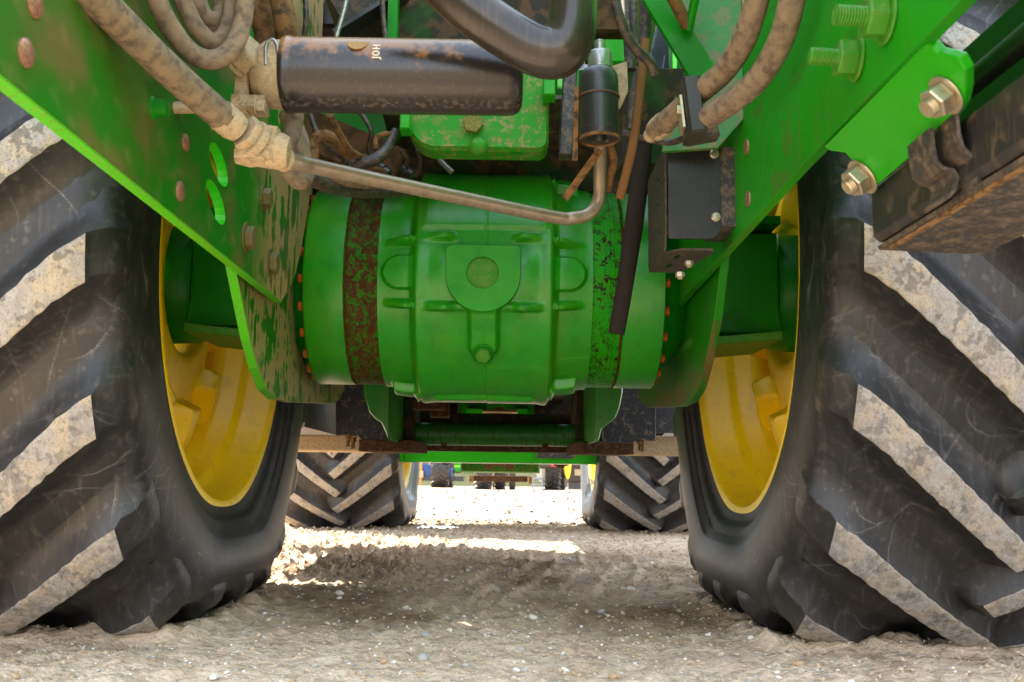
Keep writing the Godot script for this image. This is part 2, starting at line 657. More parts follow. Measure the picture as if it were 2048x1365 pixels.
# ---------------------------------------------------------------- rear axle
func axle(root: Node3D) -> void:
	var ax := Vector3(-0.0555, 0.822, -2.55)
	var a := Node3D.new()
	place(a, "axle_housing", root, ax)
	a.set_meta("label", "green cast differential housing with round drums either side")
	# cast middle: turned body with ribs, bosses and a tongue standing proud of it
	var nx := 200
	var np := 420
	var g := PackedVector3Array()
	for j in np + 1:
		var ph := lerpf(-106.0, 118.0, float(j) / np)
		for i in nx + 1:
			var x := lerpf(-0.25, 0.255, float(i) / nx)
			var xa := absf(x)
			var r := 0.2935 - 0.030 * smoothstep(0.155, 0.176, xa) - 0.008 * smoothstep(0.18, 0.25, xa)
			r += 0.003 * (1.0 - smoothstep(0.0, 0.025, absf(xa - 0.15)))
			var arc := deg_to_rad(ph) * 0.285
			# ribs on the body and on its shoulders
			for rb in [-13.4, 18.4]:
				var off := absf(arc - deg_to_rad(rb) * 0.285)
				var ridge := 1.0 - smoothstep(0.004, 0.0125, off)
				if xa < 0.16:
					r += 0.020 * ridge * smoothstep(0.06, 0.09, xa) * (1.0 - smoothstep(0.09, 0.150, xa))
				else:
					r += 0.030 * ridge * smoothstep(0.16, 0.172, xa) * (1.0 - smoothstep(0.175, 0.242, xa))
			# long rib under the cover
			r += 0.006 * (1.0 - smoothstep(0.003, 0.013, absf(arc - deg_to_rad(18.4) * 0.285))) * (1.0 - smoothstep(0.12, 0.14, xa))
			# the upper half stands a little forward, with a soft edge above the cover
			r += 0.007 * (1.0 - smoothstep(-0.098, -0.085, arc - 0.10 * x * x)) * (1.0 - smoothstep(0.135, 0.155, xa)) * smoothstep(-0.40, -0.12, arc)
			# half-round pads on the shoulders
			if xa > 0.15:
				var d := Vector2(maxf(0.0, xa - 0.197), arc - 0.012).length()
				r += 0.013 * (1.0 - smoothstep(0.038, 0.045, d)) * smoothstep(0.162, 0.174, xa)
			# soft swelling round the cover
			r += 0.007 * (1.0 - smoothstep(0.088, 0.14, Vector2(x, maxf(0.0, arc - 0.012)).length())) * smoothstep(-0.06, 0.0, arc)
			# tongue round the drain plug
			var tg := Vector2(x - 0.001, maxf(0.0, arc - 0.180)).length() if arc > 0.08 else 1.0
			r += 0.021 * (1.0 - smoothstep(0.026, 0.040, tg))
			# lower lip and corner pads
			r += 0.010 * (1.0 - smoothstep(0.0, 0.014, absf(arc - 0.375 - 0.5 * x * x))) * (1.0 - smoothstep(0.11, 0.135, xa))
			for cp in [[0.195, 0.36], [-0.195, 0.40], [0.195, -0.30]]:
				r += 0.022 * (1.0 - smoothstep(0.028, 0.036, absf(x - cp[0]))) * (1.0 - smoothstep(0.02, 0.032, absf(arc - cp[1])))
			# casting seam
			r += 0.0012 * smoothstep(0.004, 0.006, x) * smoothstep(0.24, 0.25, arc) - 0.0028 * (1.0 - smoothstep(0.0, 0.003, absf(x - 0.004)))
			r += 0.0022 * (1.0 - smoothstep(0.0, 0.003, absf(x - 0.004))) * (1.0 if (arc > 0.10 and arc < 0.14) else 0.0)
			var p := deg_to_rad(ph)
			g.append(ax + Vector3(x, -r * sin(p), r * cos(p)))
	var mid := Acc.new()
	mid.grid(nx, np, g)
	part("casting", [[mid, M.green_cast]], a)
	var core := Acc.new()
	core.lathe(ax, Vector3(1, 0, 0), [Vector2(-0.25, 0.0), Vector2(-0.25, 0.25), Vector2(0.25, 0.25), Vector2(0.25, 0.0)], 48)
	part("inner_drum", [[core, M.green]], a)
	# raised D-shaped cover with a round plug
	var ctr: Vector3 = Vector3(-0.0569, 0.7974, -2.2360)
	var outline: Array = []
	outline.append_array(arc_pts(Vector2(0.072, 0.055), Vector2(0.014, 0.014), 0, 90, 5))
	outline.append_array(arc_pts(Vector2(-0.072, 0.055), Vector2(0.014, 0.014), 90, 180, 5))
	outline.append_array(arc_pts(Vector2(0, 0), Vector2(0.086, 0.0865), 180, 360, 30))
	var hole := arc_pts(Vector2(-0.001, 0.004), Vector2(0.0375, 0.0375), 0, 345, 23)
	var cov := Acc.new()
	cov.prism(ctr + Vector3(0, 0, -0.05), Vector3.RIGHT, Vector3.UP, Vector3.BACK, outline, 0.05, 0.0028, [hole])
	part("cover_plate", [[cov, M.green_flat]], a)
	var plug := Acc.new()
	plug.lathe(ctr + Vector3(-0.001, 0.004, -0.03), Vector3.BACK, [Vector2(0, 0.0376), Vector2(0.023, 0.0376), Vector2(0.0245, 0.034), Vector2(0.0252, 0.0)], 40)
	part("core_plug", [[plug, M.green_dusty]], a)
	# drain plug
	var pd := deg_to_rad(39.2)
	var pn := Vector3(0, -sin(pd), cos(pd))
	var ps := ax + Vector3(0.0, 0, 0) + pn * 0.3135
	var dr := Acc.new()
	dr.lathe(ps, pn, [Vector2(0, 0), Vector2(0, 0.0265), Vector2(0.003, 0.0265), Vector2(0.004, 0.0235), Vector2(0.002, 0.0225), Vector2(0.002, 0.0)], 32)
	part("washer", [[dr, M.green]], a)
	var hx := Acc.new()
	hx.hexhead(ps + pn * 0.002, pn, 0.0195, 0.012)
	part("drain_plug", [[hx, M.green_dusty]], a)
	# drums and the two bands
	for q in [[-0.4285, -0.328, M.green_cast, "drum", 0.2515], [-0.328, -0.2465, M.rust_band, "rusty_band", 0.2505], [0.2465, 0.326, M.flecked_band, "flecked_band", 0.2505], [0.326, 0.4285, M.green_cast, "drum", 0.2515]]:
		var l := Acc.new()
		var rr: float = q[4]
		var x0: float = q[0]
		var x1: float = q[1]
		if q[3] == "drum":
			l.lathe(ax, Vector3(1, 0, 0), [Vector2(x0, 0.14), Vector2(x0, rr - 0.008), Vector2(x0 + 0.003, rr - 0.003), Vector2(x0 + 0.008, rr), Vector2(x1 - 0.004, rr), Vector2(x1 - 0.001, rr - 0.003), Vector2(x1, 0.14)], 88)
		else:
			l.lathe(ax, Vector3(1, 0, 0), [Vector2(x0, 0.14), Vector2(x0 + 0.001, rr - 0.004), Vector2(x0 + 0.003, rr), Vector2(x0 + 0.05, rr), Vector2(x0 + 0.051, rr - 0.001), Vector2(x0 + 0.053, rr - 0.001), Vector2(x0 + 0.054, rr), Vector2(x0 + 0.060, rr), Vector2(x0 + 0.061, rr - 0.001), Vector2(x0 + 0.063, rr - 0.001), Vector2(x0 + 0.064, rr), Vector2(x1 - 0.003, rr), Vector2(x1 - 0.001, rr - 0.004), Vector2(x1, 0.14)], 88)
		var o := part(q[3], [[l, q[2]]], a)
		if q[3] == "rusty_band":
			o.set_meta("label", "rust brown band with green paint flecks left of the casting")
		if q[3] == "flecked_band":
			o.set_meta("label", "green band with brown chips right of the casting")
	# brown sealant lines where the bands meet the drums
	for q in [[-0.328, 0.2], [-0.2465, 1.0], [0.326, 2.0]]:
		var l := Acc.new()
		var gg := PackedVector3Array()
		for j in 161:
			var an := TAU * (j % 160) / 160.0
			var wv := 0.0015 + 0.0022 * absf(sin(an * 9.0 + q[1]) * sin(an * 23.0 + q[1] * 3.0))
			for e in [[-1.0, 0.2495], [-0.4, 0.2528], [0.4, 0.2528], [1.0, 0.2495]]:
				gg.append(ax + Vector3(q[0] + e[0] * wv, -e[1] * sin(an), e[1] * cos(an)))
		l.grid(3, 160, gg, false, true)
		part("sealant_bead", [[l, M.rust]], a)
	# flange bolts beside the drums
	for side in [-1.0, 1.0]:
		for k in 22:
			var an := TAU * (k + 0.35) / 22.0
			var b := Acc.new()
			b.hexhead(ax + Vector3(side * 0.4285, -0.232 * sin(an), 0.232 * cos(an)), Vector3(side, 0, 0), 0.0115, 0.010)
			part("flange_bolt", [[b, M.rust_orange]], a)
		# tapered neck and the cast axle box that runs into the wheel
		var nk := Acc.new()
		nk.lathe(ax, Vector3(side, 0, 0), [Vector2(0.42, 0.218), Vector2(0.43, 0.214), Vector2(0.47, 0.19), Vector2(0.50, 0.15), Vector2(0.50, 0.0)], 40)
		part("axle_neck", [[nk, M.green]], a)
		var bx := Acc.new()
		bx.box(ax + Vector3(side * 0.61, 0.0, 0.01), Vector3(0.24, 0.265, 0.25), 0.02)
		part("axle_box", [[bx, M.green]], a)
		var dk := Acc.new()
		dk.lathe(ax, Vector3(side, 0, 0), [Vector2(0.72, 0.128), Vector2(0.80, 0.135), Vector2(0.95, 0.135)], 32)
		part("axle_tube", [[dk, M.green]], a)
		var sh := Acc.new()
		sh.box(ax + Vector3(side * 0.60, -0.150, 0.06), Vector3(0.22, 0.02, 0.30), 0.004, Basis(Vector3.FORWARD, side * -0.10))
		part("shelf_plate", [[sh, M.green_dusty]], a)
		var s2 := Acc.new()
		s2.box(ax + Vector3(side * 0.62, 0.150, 0.05), Vector3(0.20, 0.02, 0.26), 0.004)
		part("shelf_plate", [[s2, M.green]], a)

# ---------------------------------------------------------------- hitch frame
func ellipse_on(p: Vector3, rz: float, ry: float, tilt := 0.0, k := 18) -> Array:
	var o: Array = []
	for i in k:
		var e := Vector2(cos(TAU * i / k) * rz, sin(TAU * i / k) * ry).rotated(tilt)
		o.append(zy(p) + e)
	return o

func frame(root: Node3D) -> void:
	var xl := -0.483
	var plate := Acc.new()
	var outline := [Vector2(-0.28, 0.712), zy(Vector3(-0.4830, 0.7062, -2.1084)), zy(Vector3(-0.4830, 0.7757, -2.2219)), zy(Vector3(-0.4830, 0.8591, -2.2829)), zy(Vector3(-0.4830, 0.9418, -2.3247)), zy(Vector3(-0.4830, 1.0284, -2.3685)), Vector2(Vector3(-0.4830, 1.0714, -2.3851).z, 1.02), Vector2(Vector3(-0.4830, 1.0987, -2.4731).z, 1.95), Vector2(-0.28, 1.95)]
	var slot_a := ellipse_on(Vector3(-0.4830, 0.8473, -1.6082), 0.058, 0.026, 0.24)
	var slot_b := ellipse_on(Vector3(-0.4830, 0.7817, -1.6030), 0.060, 0.026, 0.27)
	plate.prism(Vector3(xl - 0.016, 0, 0), Vector3.BACK, Vector3.UP, Vector3.RIGHT, outline, 0.016, 0.0015, [slot_a, slot_b])
	var lp := part("hitch_plate", [[plate, M.plate_left]], root)
	var le := Acc.new()
	var f1: Vector3 = Vector3(-0.4830, 0.7062, -2.1084)
	le.prism(Vector3(xl - 0.0165, 0, 0), Vector3.BACK, Vector3.UP, Vector3.RIGHT, [Vector2(-0.28, 0.712), Vector2(f1.z, f1.y), Vector2(f1.z, f1.y - 0.003), Vector2(-0.28, 0.709)], 0.017, 0.0005)
	part("cut_edge", [[le, M.green_edge]], lp)
	lp.set_meta("label", "long green hitch side plate smeared with brown dust, left")
	for sl in [slot_a, slot_b]:
		var rm := Acc.new()
		for i in sl.size():
			var p: Vector2 = sl[i]
			var q: Vector2 = sl[(i + 1) % sl.size()]
			var cc: Vector2 = (sl[0] + sl[sl.size() / 2]) * 0.5
			p = cc + (p - cc) * 0.985
			q = cc + (q - cc) * 0.985
			rm.quad(Vector3(xl - 0.0165, p.y, p.x), Vector3(xl - 0.0165, q.y, q.x), Vector3(xl + 0.0004, q.y, q.x), Vector3(xl + 0.0004, p.y, p.x))
		part("slot_edge", [[rm, M.green_bright]], lp)
	for q in [[Vector3(-0.4830, 0.8071, -0.9587), 0.015], [Vector3(-0.4830, 0.7507, -0.9490), 0.0155], [Vector3(-0.4830, 0.8267, -1.4366), 0.0135], [Vector3(-0.4830, 0.7484, -1.4253), 0.016]]:
		var b := Acc.new()
		b.lathe(q[0] + Vector3(-0.004, 0, 0), Vector3.RIGHT, [Vector2(0, 0), Vector2(0, q[1]), Vector2(0.006, q[1] * 0.96), Vector2(0.0085, q[1] * 0.7), Vector2(0.009, 0)], 24)
		part("bolt_end", [[b, M.copper]], lp)
	for q in [[Vector3(-0.4830, 0.8763, -1.9104), 0.020], [Vector3(-0.4830, 0.7693, -1.7973), 0.022], [Vector3(-0.4830, 0.7647, -1.9914), 0.022]]:
		var b := Acc.new()
		b.hexhead(q[0], Vector3.RIGHT, q[1], 0.014, q[1] * 1.35)
		part("plate_bolt", [[b, M.bolt_dusty]], lp)
	var boss := Acc.new()
	boss.lathe(Vector3(-0.4830, 0.8280, -1.2999), Vector3.RIGHT, [Vector2(0, 0.016), Vector2(0.003, 0.0125), Vector2(0.02, 0.0115), Vector2(0.021, 0)], 20)
	part("rod_boss", [[boss, M.green]], lp)
	# saddle plates that wrap the axle
	var sl := Acc.new()
	sl.prism(Vector3(-0.531, 0, 0), Vector3.BACK, Vector3.UP, Vector3.RIGHT, [zy(Vector3(-0.5130, 0.7985, -1.7809)), zy(Vector3(-0.5130, 0.7286, -1.8452)), zy(Vector3(-0.5130, 0.6728, -1.9063)), zy(Vector3(-0.5130, 0.6051, -1.9804)), zy(Vector3(-0.5130, 0.5576, -2.0506)), zy(Vector3(-0.5130, 0.5215, -2.1316)), zy(Vector3(-0.5130, 0.5078, -2.2283)), zy(Vector3(-0.5130, 0.5098, -2.3742)), zy(Vector3(-0.5130, 0.5473, -2.9299)), zy(Vector3(-0.5130, 0.5711, -3.0857)), zy(Vector3(-0.5130, 0.6082, -3.1547)), zy(Vector3(-0.5130, 0.8891, -3.1114)), zy(Vector3(-0.5130, 1.1337, -3.0564))], 0.018, 0.0015)
	var so := part("saddle_plate", [[sl, M.saddle_left]], root)
	var se := Acc.new()
	var sp: Array = [zy(Vector3(-0.5130, 0.7286, -1.8452)), zy(Vector3(-0.5130, 0.6728, -1.9063)), zy(Vector3(-0.5130, 0.6051, -1.9804)), zy(Vector3(-0.5130, 0.5576, -2.0506)), zy(Vector3(-0.5130, 0.5215, -2.1316)), zy(Vector3(-0.5130, 0.5078, -2.2283))]
	for q in sp.size() - 1:
		var n2: Vector2 = (sp[q + 1] - sp[q]).orthogonal().normalized() * 0.003
		if n2.x < 0:
			n2 = -n2
		se.prism(Vector3(-0.5312, 0, 0), Vector3.BACK, Vector3.UP, Vector3.RIGHT, [sp[q], sp[q + 1], sp[q + 1] + n2, sp[q] + n2], 0.0184, 0.0004)
	part("cut_edge", [[se, M.green_edge]], so)
	so.set_meta("label", "green saddle plate with scraped tan dirt beside left drum")
	var xr := 0.411
	var pr := Acc.new()
	pr.prism(Vector3(xr, 0, 0), Vector3.BACK, Vector3.UP, Vector3.RIGHT, [Vector2(-0.28, 0.775), zy(Vector3(0.4110, 0.7791, -1.3654)), zy(Vector3(0.4110, 0.7577, -2.3887)), Vector2(Vector3(0.4110, 0.7577, -2.3887).z - 0.02, 1.02), Vector2(-2.5, 1.55), Vector2(-0.28, 1.55)], 0.016, 0.0015)
	var rp := part("hitch_plate", [[pr, M.plate_right]], root)
	rp.set_meta("label", "long clean green hitch side plate carrying big bolts, right")
	for q in [Vector3(0.4110, 0.9122, -1.6678), Vector3(0.4110, 0.8185, -1.6645)]:
		var b := Acc.new()
		b.lathe(q + Vector3(0.004, 0, 0), Vector3.LEFT, [Vector2(0, 0), Vector2(0, 0.014), Vector2(0.006, 0.0135), Vector2(0.007, 0)], 20)
		part("bolt_end", [[b, M.copper]], rp)
	for q in [[Vector3(0.4110, 0.8414, -1.0309), 0.024, 0.032, 0.0115], [Vector3(0.4110, 0.8355, -1.1251), 0.022, 0.032, 0.0105]]:
		var b := Acc.new()
		b.hexhead(q[0], Vector3(-1, 0.05, 0.0), q[1], 0.022, q[1] * 1.25, q[2], q[3])
		part("hitch_bolt", [[b, M.green_dusty]], rp)
	var sr := Acc.new()
	sr.prism(Vector3(0.436, 0, 0), Vector3.BACK, Vector3.UP, Vector3.RIGHT, [zy(Vector3(0.4360, 0.8623, -1.9704)), zy(Vector3(0.4360, 0.7685, -2.0152)), zy(Vector3(0.4360, 0.6749, -2.0814)), zy(Vector3(0.4360, 0.5908, -2.1830)), zy(Vector3(0.4360, 0.5430, -2.2667)), zy(Vector3(0.4360, 0.5235, -2.3544)), zy(Vector3(0.4360, 0.5201, -2.4901)), zy(Vector3(0.4360, 0.5627, -3.1140)), zy(Vector3(0.4360, 0.5921, -3.2531)), zy(Vector3(0.4360, 0.6339, -3.3013)), zy(Vector3(0.4360, 0.9349, -3.2918)), zy(Vector3(0.4360, 1.1629, -3.1144))], 0.018, 0.0015)
	var so2 := part("saddle_plate", [[sr, M.saddle_right]], root)
	so2.set_meta("label", "green saddle plate with chipped brown foot beside right drum")
	# bent green bracket on the outside of the right plate
	var e0: Vector3 = Vector3(0.4270, 0.7854, -0.9680)
	var e1: Vector3 = Vector3(0.4216, 0.7810, -1.2620)
	var o1: Vector3 = Vector3(0.4718, 0.7141, -1.2620)
	var vv := (e1 - e0).normalized()
	var ww := (o1 - e1)
	ww = (ww - vv * ww.dot(vv)).normalized()
	var nn := ww.cross(vv).normalized()
	if nn.z < 0:
		nn = -nn
	var loc := func(p: Vector3) -> Vector2: return Vector2((p - e0).dot(vv), (p - e0).dot(ww))
	var pin := func(px: float, py: float) -> Vector2:
		return Vector2(px, py)
	var br := Acc.new()
	var bo: Array = []
	for p in [Vector3(0.4270, 0.7854, -0.9680), Vector3(0.4281, 0.7844, -0.9541), Vector3(0.4325, 0.7787, -0.9508), Vector3(0.4368, 0.7730, -0.9508), Vector3(0.4424, 0.7659, -0.9395), Vector3(0.4484, 0.7584, -0.9305), Vector3(0.4563, 0.7477, -0.9340), Vector3(0.4654, 0.7347, -0.9549), Vector3(0.4709, 0.7266, -0.9741), Vector3(0.4732, 0.7226, -0.9998), Vector3(0.4718, 0.7153, -1.2303), Vector3(0.4703, 0.7161, -1.2597), Vector3(0.4646, 0.7235, -1.2667), Vector3(0.4539, 0.7385, -1.2461), Vector3(0.4447, 0.7516, -1.2258), Vector3(0.4376, 0.7610, -1.2266), Vector3(0.4279, 0.7729, -1.2540), Vector3(0.4216, 0.7810, -1.2620)]:
		bo.append(loc.call(p))
	br.prism(e0, vv, ww, nn, bo, 0.012, 0.002)
	var bk := part("bracket", [[br, M.green_bright]], root)
	bk.set_meta("label", "bright green bent bracket with two plated nuts")
	for q in [[Vector3(0.4588, 0.7424, -0.9820), 0.0175], [Vector3(0.4598, 0.7314, -1.2275), 0.0195]]:
		var b := Acc.new()
		b.hexhead(q[0] + nn * 0.0125, nn, q[1], 0.017, q[1] * 1.3, 0.008, q[1] * 0.55)
		part("bracket_nut", [[b, M.bolt_plated]], bk)
	# black steel arm below the bracket
	var arm := Node3D.new()
	place(arm, "lift_arm", root, Vector3(0.5008, 0.6578, -1.1000))
	arm.set_meta("label", "dirty black steel arm with hooked seam beneath the green bracket")
	var n0: Vector3 = Vector3(0.4710, 0.7135, -1.2600)
	var n1: Vector3 = Vector3(0.4684, 0.6403, -1.2600)
	var dirn := Vector3(0.02, 0.012, 1.0).normalized()
	# profile across the arm: a folded channel
	var pb := Acc.new()
	var wdt := 0.135
	var pf: Array = [Vector2(0.0, 0.0), Vector2(0.0, -0.060), Vector2(0.008, -0.068), Vector2(wdt, -0.072), Vector2(wdt, 0.02), Vector2(0.05, 0.02)]
	pb.prism(n0, Vector3.RIGHT, Vector3.UP, dirn, pf, 0.56, 0.003)
	part("channel", [[pb, M.black_arm]], arm)
	var bp2 := Acc.new()
	bp2.prism(n0 + Vector3(0.002, -0.0725, 0.0), Vector3.RIGHT, Vector3.UP, dirn, [Vector2(0.004, 0), Vector2(wdt + 0.004, -0.004), Vector2(wdt + 0.004, -0.009), Vector2(0.006, -0.005)], 0.56, 0.001)
	part("bottom_plate", [[bp2, M.black_dirty]], arm)
	var lip := Acc.new()
	lip.prism(n0 + Vector3(0.012, -0.069, 0.02), Vector3.RIGHT, Vector3.UP, dirn, [Vector2(0, 0), Vector2(0.006, 0), Vector2(0.006, -0.012), Vector2(0, -0.012)], 0.52, 0.001)
	lip.prism(n0 + Vector3(0.06, -0.071, 0.30), Vector3.RIGHT, Vector3.UP, dirn, [Vector2(0, 0), Vector2(0.03, 0), Vector2(0.03, -0.014), Vector2(0.024, -0.014), Vector2(0.024, -0.005), Vector2(0, -0.005)], 0.25, 0.001)
	part("folded_lip", [[lip, M.rust_dust]], arm)
	var up := Acc.new()
	up.box(n0 + Vector3(0.14, 0.095, 0.22), Vector3(0.09, 0.13, 0.62), 0.008, Basis(Vector3.RIGHT, 0.02))
	part("upper_beam", [[up, M.black_paint]], arm)
	var rod := Acc.new()
	rod.tube([n0 + Vector3(0.05, 0.075, -0.1), n0 + Vector3(0.072, 0.09, 0.56)], 0.014, 16)
	part("arm_rod", [[rod, M.black_paint]], arm)
	var clip := Acc.new()
	for hk in [[Vector3(0.4488, 0.7134, -1.0300), Vector3(0.4500, 0.6923, -1.0300), Vector3(0.4526, 0.6768, -1.0300), Vector3(0.4597, 0.6697, -1.0300), Vector3(0.4703, 0.6671, -1.0300), Vector3(0.4742, 0.6595, -1.0300), Vector3(0.4709, 0.6462, -1.0300), Vector3(0.4625, 0.6374, -1.0300)], [Vector3(0.4626, 0.7192, -1.0000), Vector3(0.4637, 0.6975, -1.0000), Vector3(0.4672, 0.6824, -1.0000), Vector3(0.4751, 0.6739, -1.0000), Vector3(0.4821, 0.6687, -1.0000), Vector3(0.4842, 0.6580, -1.0000), Vector3(0.4819, 0.6440, -1.0000)]]:
		var lft: Array = []
		var rgt: Array = []
		for q in hk.size():
			var tg: Vector2 = (xy(hk[mini(q + 1, hk.size() - 1)]) - xy(hk[maxi(q - 1, 0)])).normalized()
			var o: Vector2 = tg.orthogonal() * 0.0022
			lft.append(xy(hk[q]) + o)
			rgt.push_front(xy(hk[q]) - o)
		lft.append_array(rgt)
		clip.prism(Vector3(0, 0, hk[0].z - 0.05), Vector3.RIGHT, Vector3.UP, Vector3.BACK, lft, 0.06, 0.0006)
	part("clip", [[clip, M.black_dirty]], arm)

# ---------------------------------------------------------------- filter, hoses and pipes above the axle
func tube_part(called: String, root: Node3D, path: Array, rad, m: Material, seg := 14, wobble := 0.0) -> MeshInstance3D:
	var t := Acc.new()
	t.tube(path, rad, seg, 8, true, wobble)
	return part(called, [[t, m]], root)

func upper(root: Node3D) -> void:
	# oil filter lying across, and its dusty cast head
	var fl := Acc.new()
	var f0: Vector3 = Vector3(-0.3438, 0.9398, -1.4500)
	var f1: Vector3 = Vector3(0.0186, 0.9463, -1.4500)
	f1.y = f0.y
	var fd := (f1 - f0).normalized()
	var ln := f0.distance_to(f1)
	fl.lathe(f0, fd, [Vector2(0.0, 0.0), Vector2(0.0, 0.052), Vector2(0.002, 0.0565), Vector2(0.006, 0.058), Vector2(0.012, 0.0578), Vector2(0.014, 0.0565), Vector2(0.019, 0.0565), Vector2(0.021, 0.0562), Vector2(ln - 0.022, 0.0562), Vector2(ln - 0.012, 0.0545), Vector2(ln - 0.005, 0.050), Vector2(ln - 0.001, 0.042), Vector2(ln, 0.030), Vector2(ln, 0.0)], 64)
	var fil := part("oil_filter", [[fl, M.filter]], root)
	fil.set_meta("label", "black oil filter canister lying across, dusty along its top")
	var tm := TextMesh.new()
	tm.text = "JOH"
	var sf := SystemFont.new()
	sf.font_names = PackedStringArray(["Droid Sans"])
	sf.font_weight = 700
	tm.font = sf
	tm.font_size = 40
	tm.pixel_size = 0.00038
	tm.depth = 0.0006
	tm.curve_step = 1.0
	var tx := MeshInstance3D.new()
	tx.mesh = tm
	tm.material = M.print_white
	place(tx, "lettering", fil, f0)
	var ta := deg_to_rad(16.0)
	var tn := Vector3(0, sin(ta), cos(ta))
	var tu := Vector3(0, cos(ta), -sin(ta))
	tx.basis = Basis(tu, Vector3.LEFT, tn)
	tx.position = Vector3(f0.x + 0.146, f0.y, f0.z) + tn * 0.0566 - where[fil]
	where[tx] = tx.position + where[fil]
	var pad := Acc.new()
	pad.prism(Vector3(f0.x + 0.117, f0.y, f0.z) + Vector3(0, 0.0335, 0.0445), Vector3.RIGHT, Vector3(0, 0.8, -0.6), Vector3(0, 0.6, 0.8), arc_pts(Vector2(0, 0), Vector2(0.016, 0.02), 180, 360, 12), 0.0012, 0.0003)
	part("emblem_pad", [[pad, M.dust]], fil)
	# filter head
	var hd := Node3D.new()
	place(hd, "filter_head", root, Vector3(-0.3646, 0.9315, -1.4500))
	var h := Acc.new()
	h.lathe(f0, -fd, [Vector2(-0.004, 0.0), Vector2(-0.004, 0.048), Vector2(0.0, 0.052), Vector2(0.022, 0.051), Vector2(0.03, 0.046), Vector2(0.042, 0.040), Vector2(0.046, 0.032), Vector2(0.05, 0.0)], 36)
	h.box(Vector3(-0.4021, 0.9230, -1.4500), Vector3(0.022, 0.10, 0.05), 0.005)
	h.box(Vector3(-0.3844, 0.9523, -1.4400), Vector3(0.06, 0.03, 0.05), 0.006)
	h.box(Vector3(-0.3902, 0.8861, -1.4400), Vector3(0.05, 0.022, 0.045), 0.005)
	part("head_casting", [[h, M.dust_metal]], hd)
	var hb := Acc.new()
	hb.hexhead(Vector3(-0.3732, 0.8733, -1.4100), Vector3.RIGHT, 0.011, 0.012, 0.014)
	part("head_bolt", [[hb, M.dust_metal]], hd)
	var nut := Acc.new()
	nut.hexhead(Vector3(-0.4106, 0.9511, -1.4200), Vector3(0.45, 0.12, 0.2), 0.026, 0.03, 0.03)
	part("union_nut", [[nut, M.dust_metal]], hd)
	var cp := Acc.new()
	cp.tube([Vector3(-0.3597, 0.9339, -1.4000), Vector3(-0.3608, 0.9570, -1.4000), Vector3(-0.3591, 0.9679, -1.4000), Vector3(-0.3527, 0.9734, -1.4000), Vector3(-0.3459, 0.9681, -1.4000), Vector3(-0.3432, 0.9573, -1.4000), Vector3(-0.3413, 0.9327, -1.4000)], 0.0028, 8, 4)
	part("wire_bail", [[cp, M.steel]], hd)
	var cy := Acc.new()
	cy.lathe(Vector3(-0.3708, 0.9474, -1.4100), Vector3(1, 0, 0), [Vector2(0, 0), Vector2(0, 0.011), Vector2(0.018, 0.011), Vector2(0.019, 0.009), Vector2(0.024, 0.009), Vector2(0.024, 0)], 20)
	part("sensor_plug", [[cy, M.dust_metal]], hd)
	# rod from the side plate
	tube_part("support_rod", root, [Vector3(-0.5048, 0.8544, -1.3700), Vector3(-0.3891, 0.8884, -1.4500)], 0.0088, M.dust_metal, 14)
	# large suction hose with its crimped end, elbow block and steel pipe
	var hs := Node3D.new()
	place(hs, "suction_hose", root, Vector3(-0.4524, 0.8680, -1.2500))
	hs.set_meta("label", "thick dusty hose running down to a bolted elbow block")
	tube_part("hose", hs, [Vector3(-0.4895, 0.8850, -1.0200), Vector3(-0.4723, 0.8724, -1.0800), Vector3(-0.4526, 0.8594, -1.1700), Vector3(-0.4281, 0.8451, -1.2600), Vector3(-0.3969, 0.8287, -1.3400)], [0.0205, 0.0205, 0.0205, 0.0205, 0.0205], M.hose_dusty, 20, 0.006)
	var d1 := (Vector3(-0.3639, 0.8085, -1.3850) - Vector3(-0.3969, 0.8287, -1.3400)).normalized()
	var fe := Acc.new()
	fe.lathe(Vector3(-0.4021, 0.8318, -1.3330), d1, [Vector2(0, 0.019), Vector2(0.0, 0.0215), Vector2(0.003, 0.0228), Vector2(0.008, 0.0215), Vector2(0.013, 0.0225), Vector2(0.018, 0.0212), Vector2(0.023, 0.0222), Vector2(0.030, 0.020), Vector2(0.034, 0.019)], 28)
	part("crimp_sleeve", [[fe, M.dust_metal]], hs)
	var fn := Acc.new()
	fn.hexhead(Vector3(-0.3764, 0.8195, -1.3620), d1, 0.0265, 0.014)
	fn.lathe(Vector3(-0.3690, 0.8129, -1.3700), d1, [Vector2(0, 0), Vector2(0, 0.0285), Vector2(0.004, 0.0295), Vector2(0.012, 0.028), Vector2(0.012, 0.0)], 28)
	part("hose_flange", [[fn, M.dust_metal]], hs)
	var eb := Acc.new()
	eb.box(Vector3(-0.3620, 0.8122, -1.4000), Vector3(0.052, 0.05, 0.055), 0.008, Basis(Vector3.BACK, -0.12))
	eb.lathe(Vector3(-0.3705, 0.8076, -1.4000), Vector3(1, -0.1, -0.1), [Vector2(0.0, 0.0), Vector2(0.0, 0.026), Vector2(0.04, 0.027), Vector2(0.050, 0.022), Vector2(0.052, 0.0)], 24)
	part("elbow_block", [[eb, M.dust_metal]], hs)
	var el := Acc.new()
	el.hexhead(Vector3(-0.3720, 0.7973, -1.3850), Vector3(0, -1, 0.05), 0.0245, 0.016, 0.0)
	part("elbow_bolt", [[el, M.dust_metal]], hs)
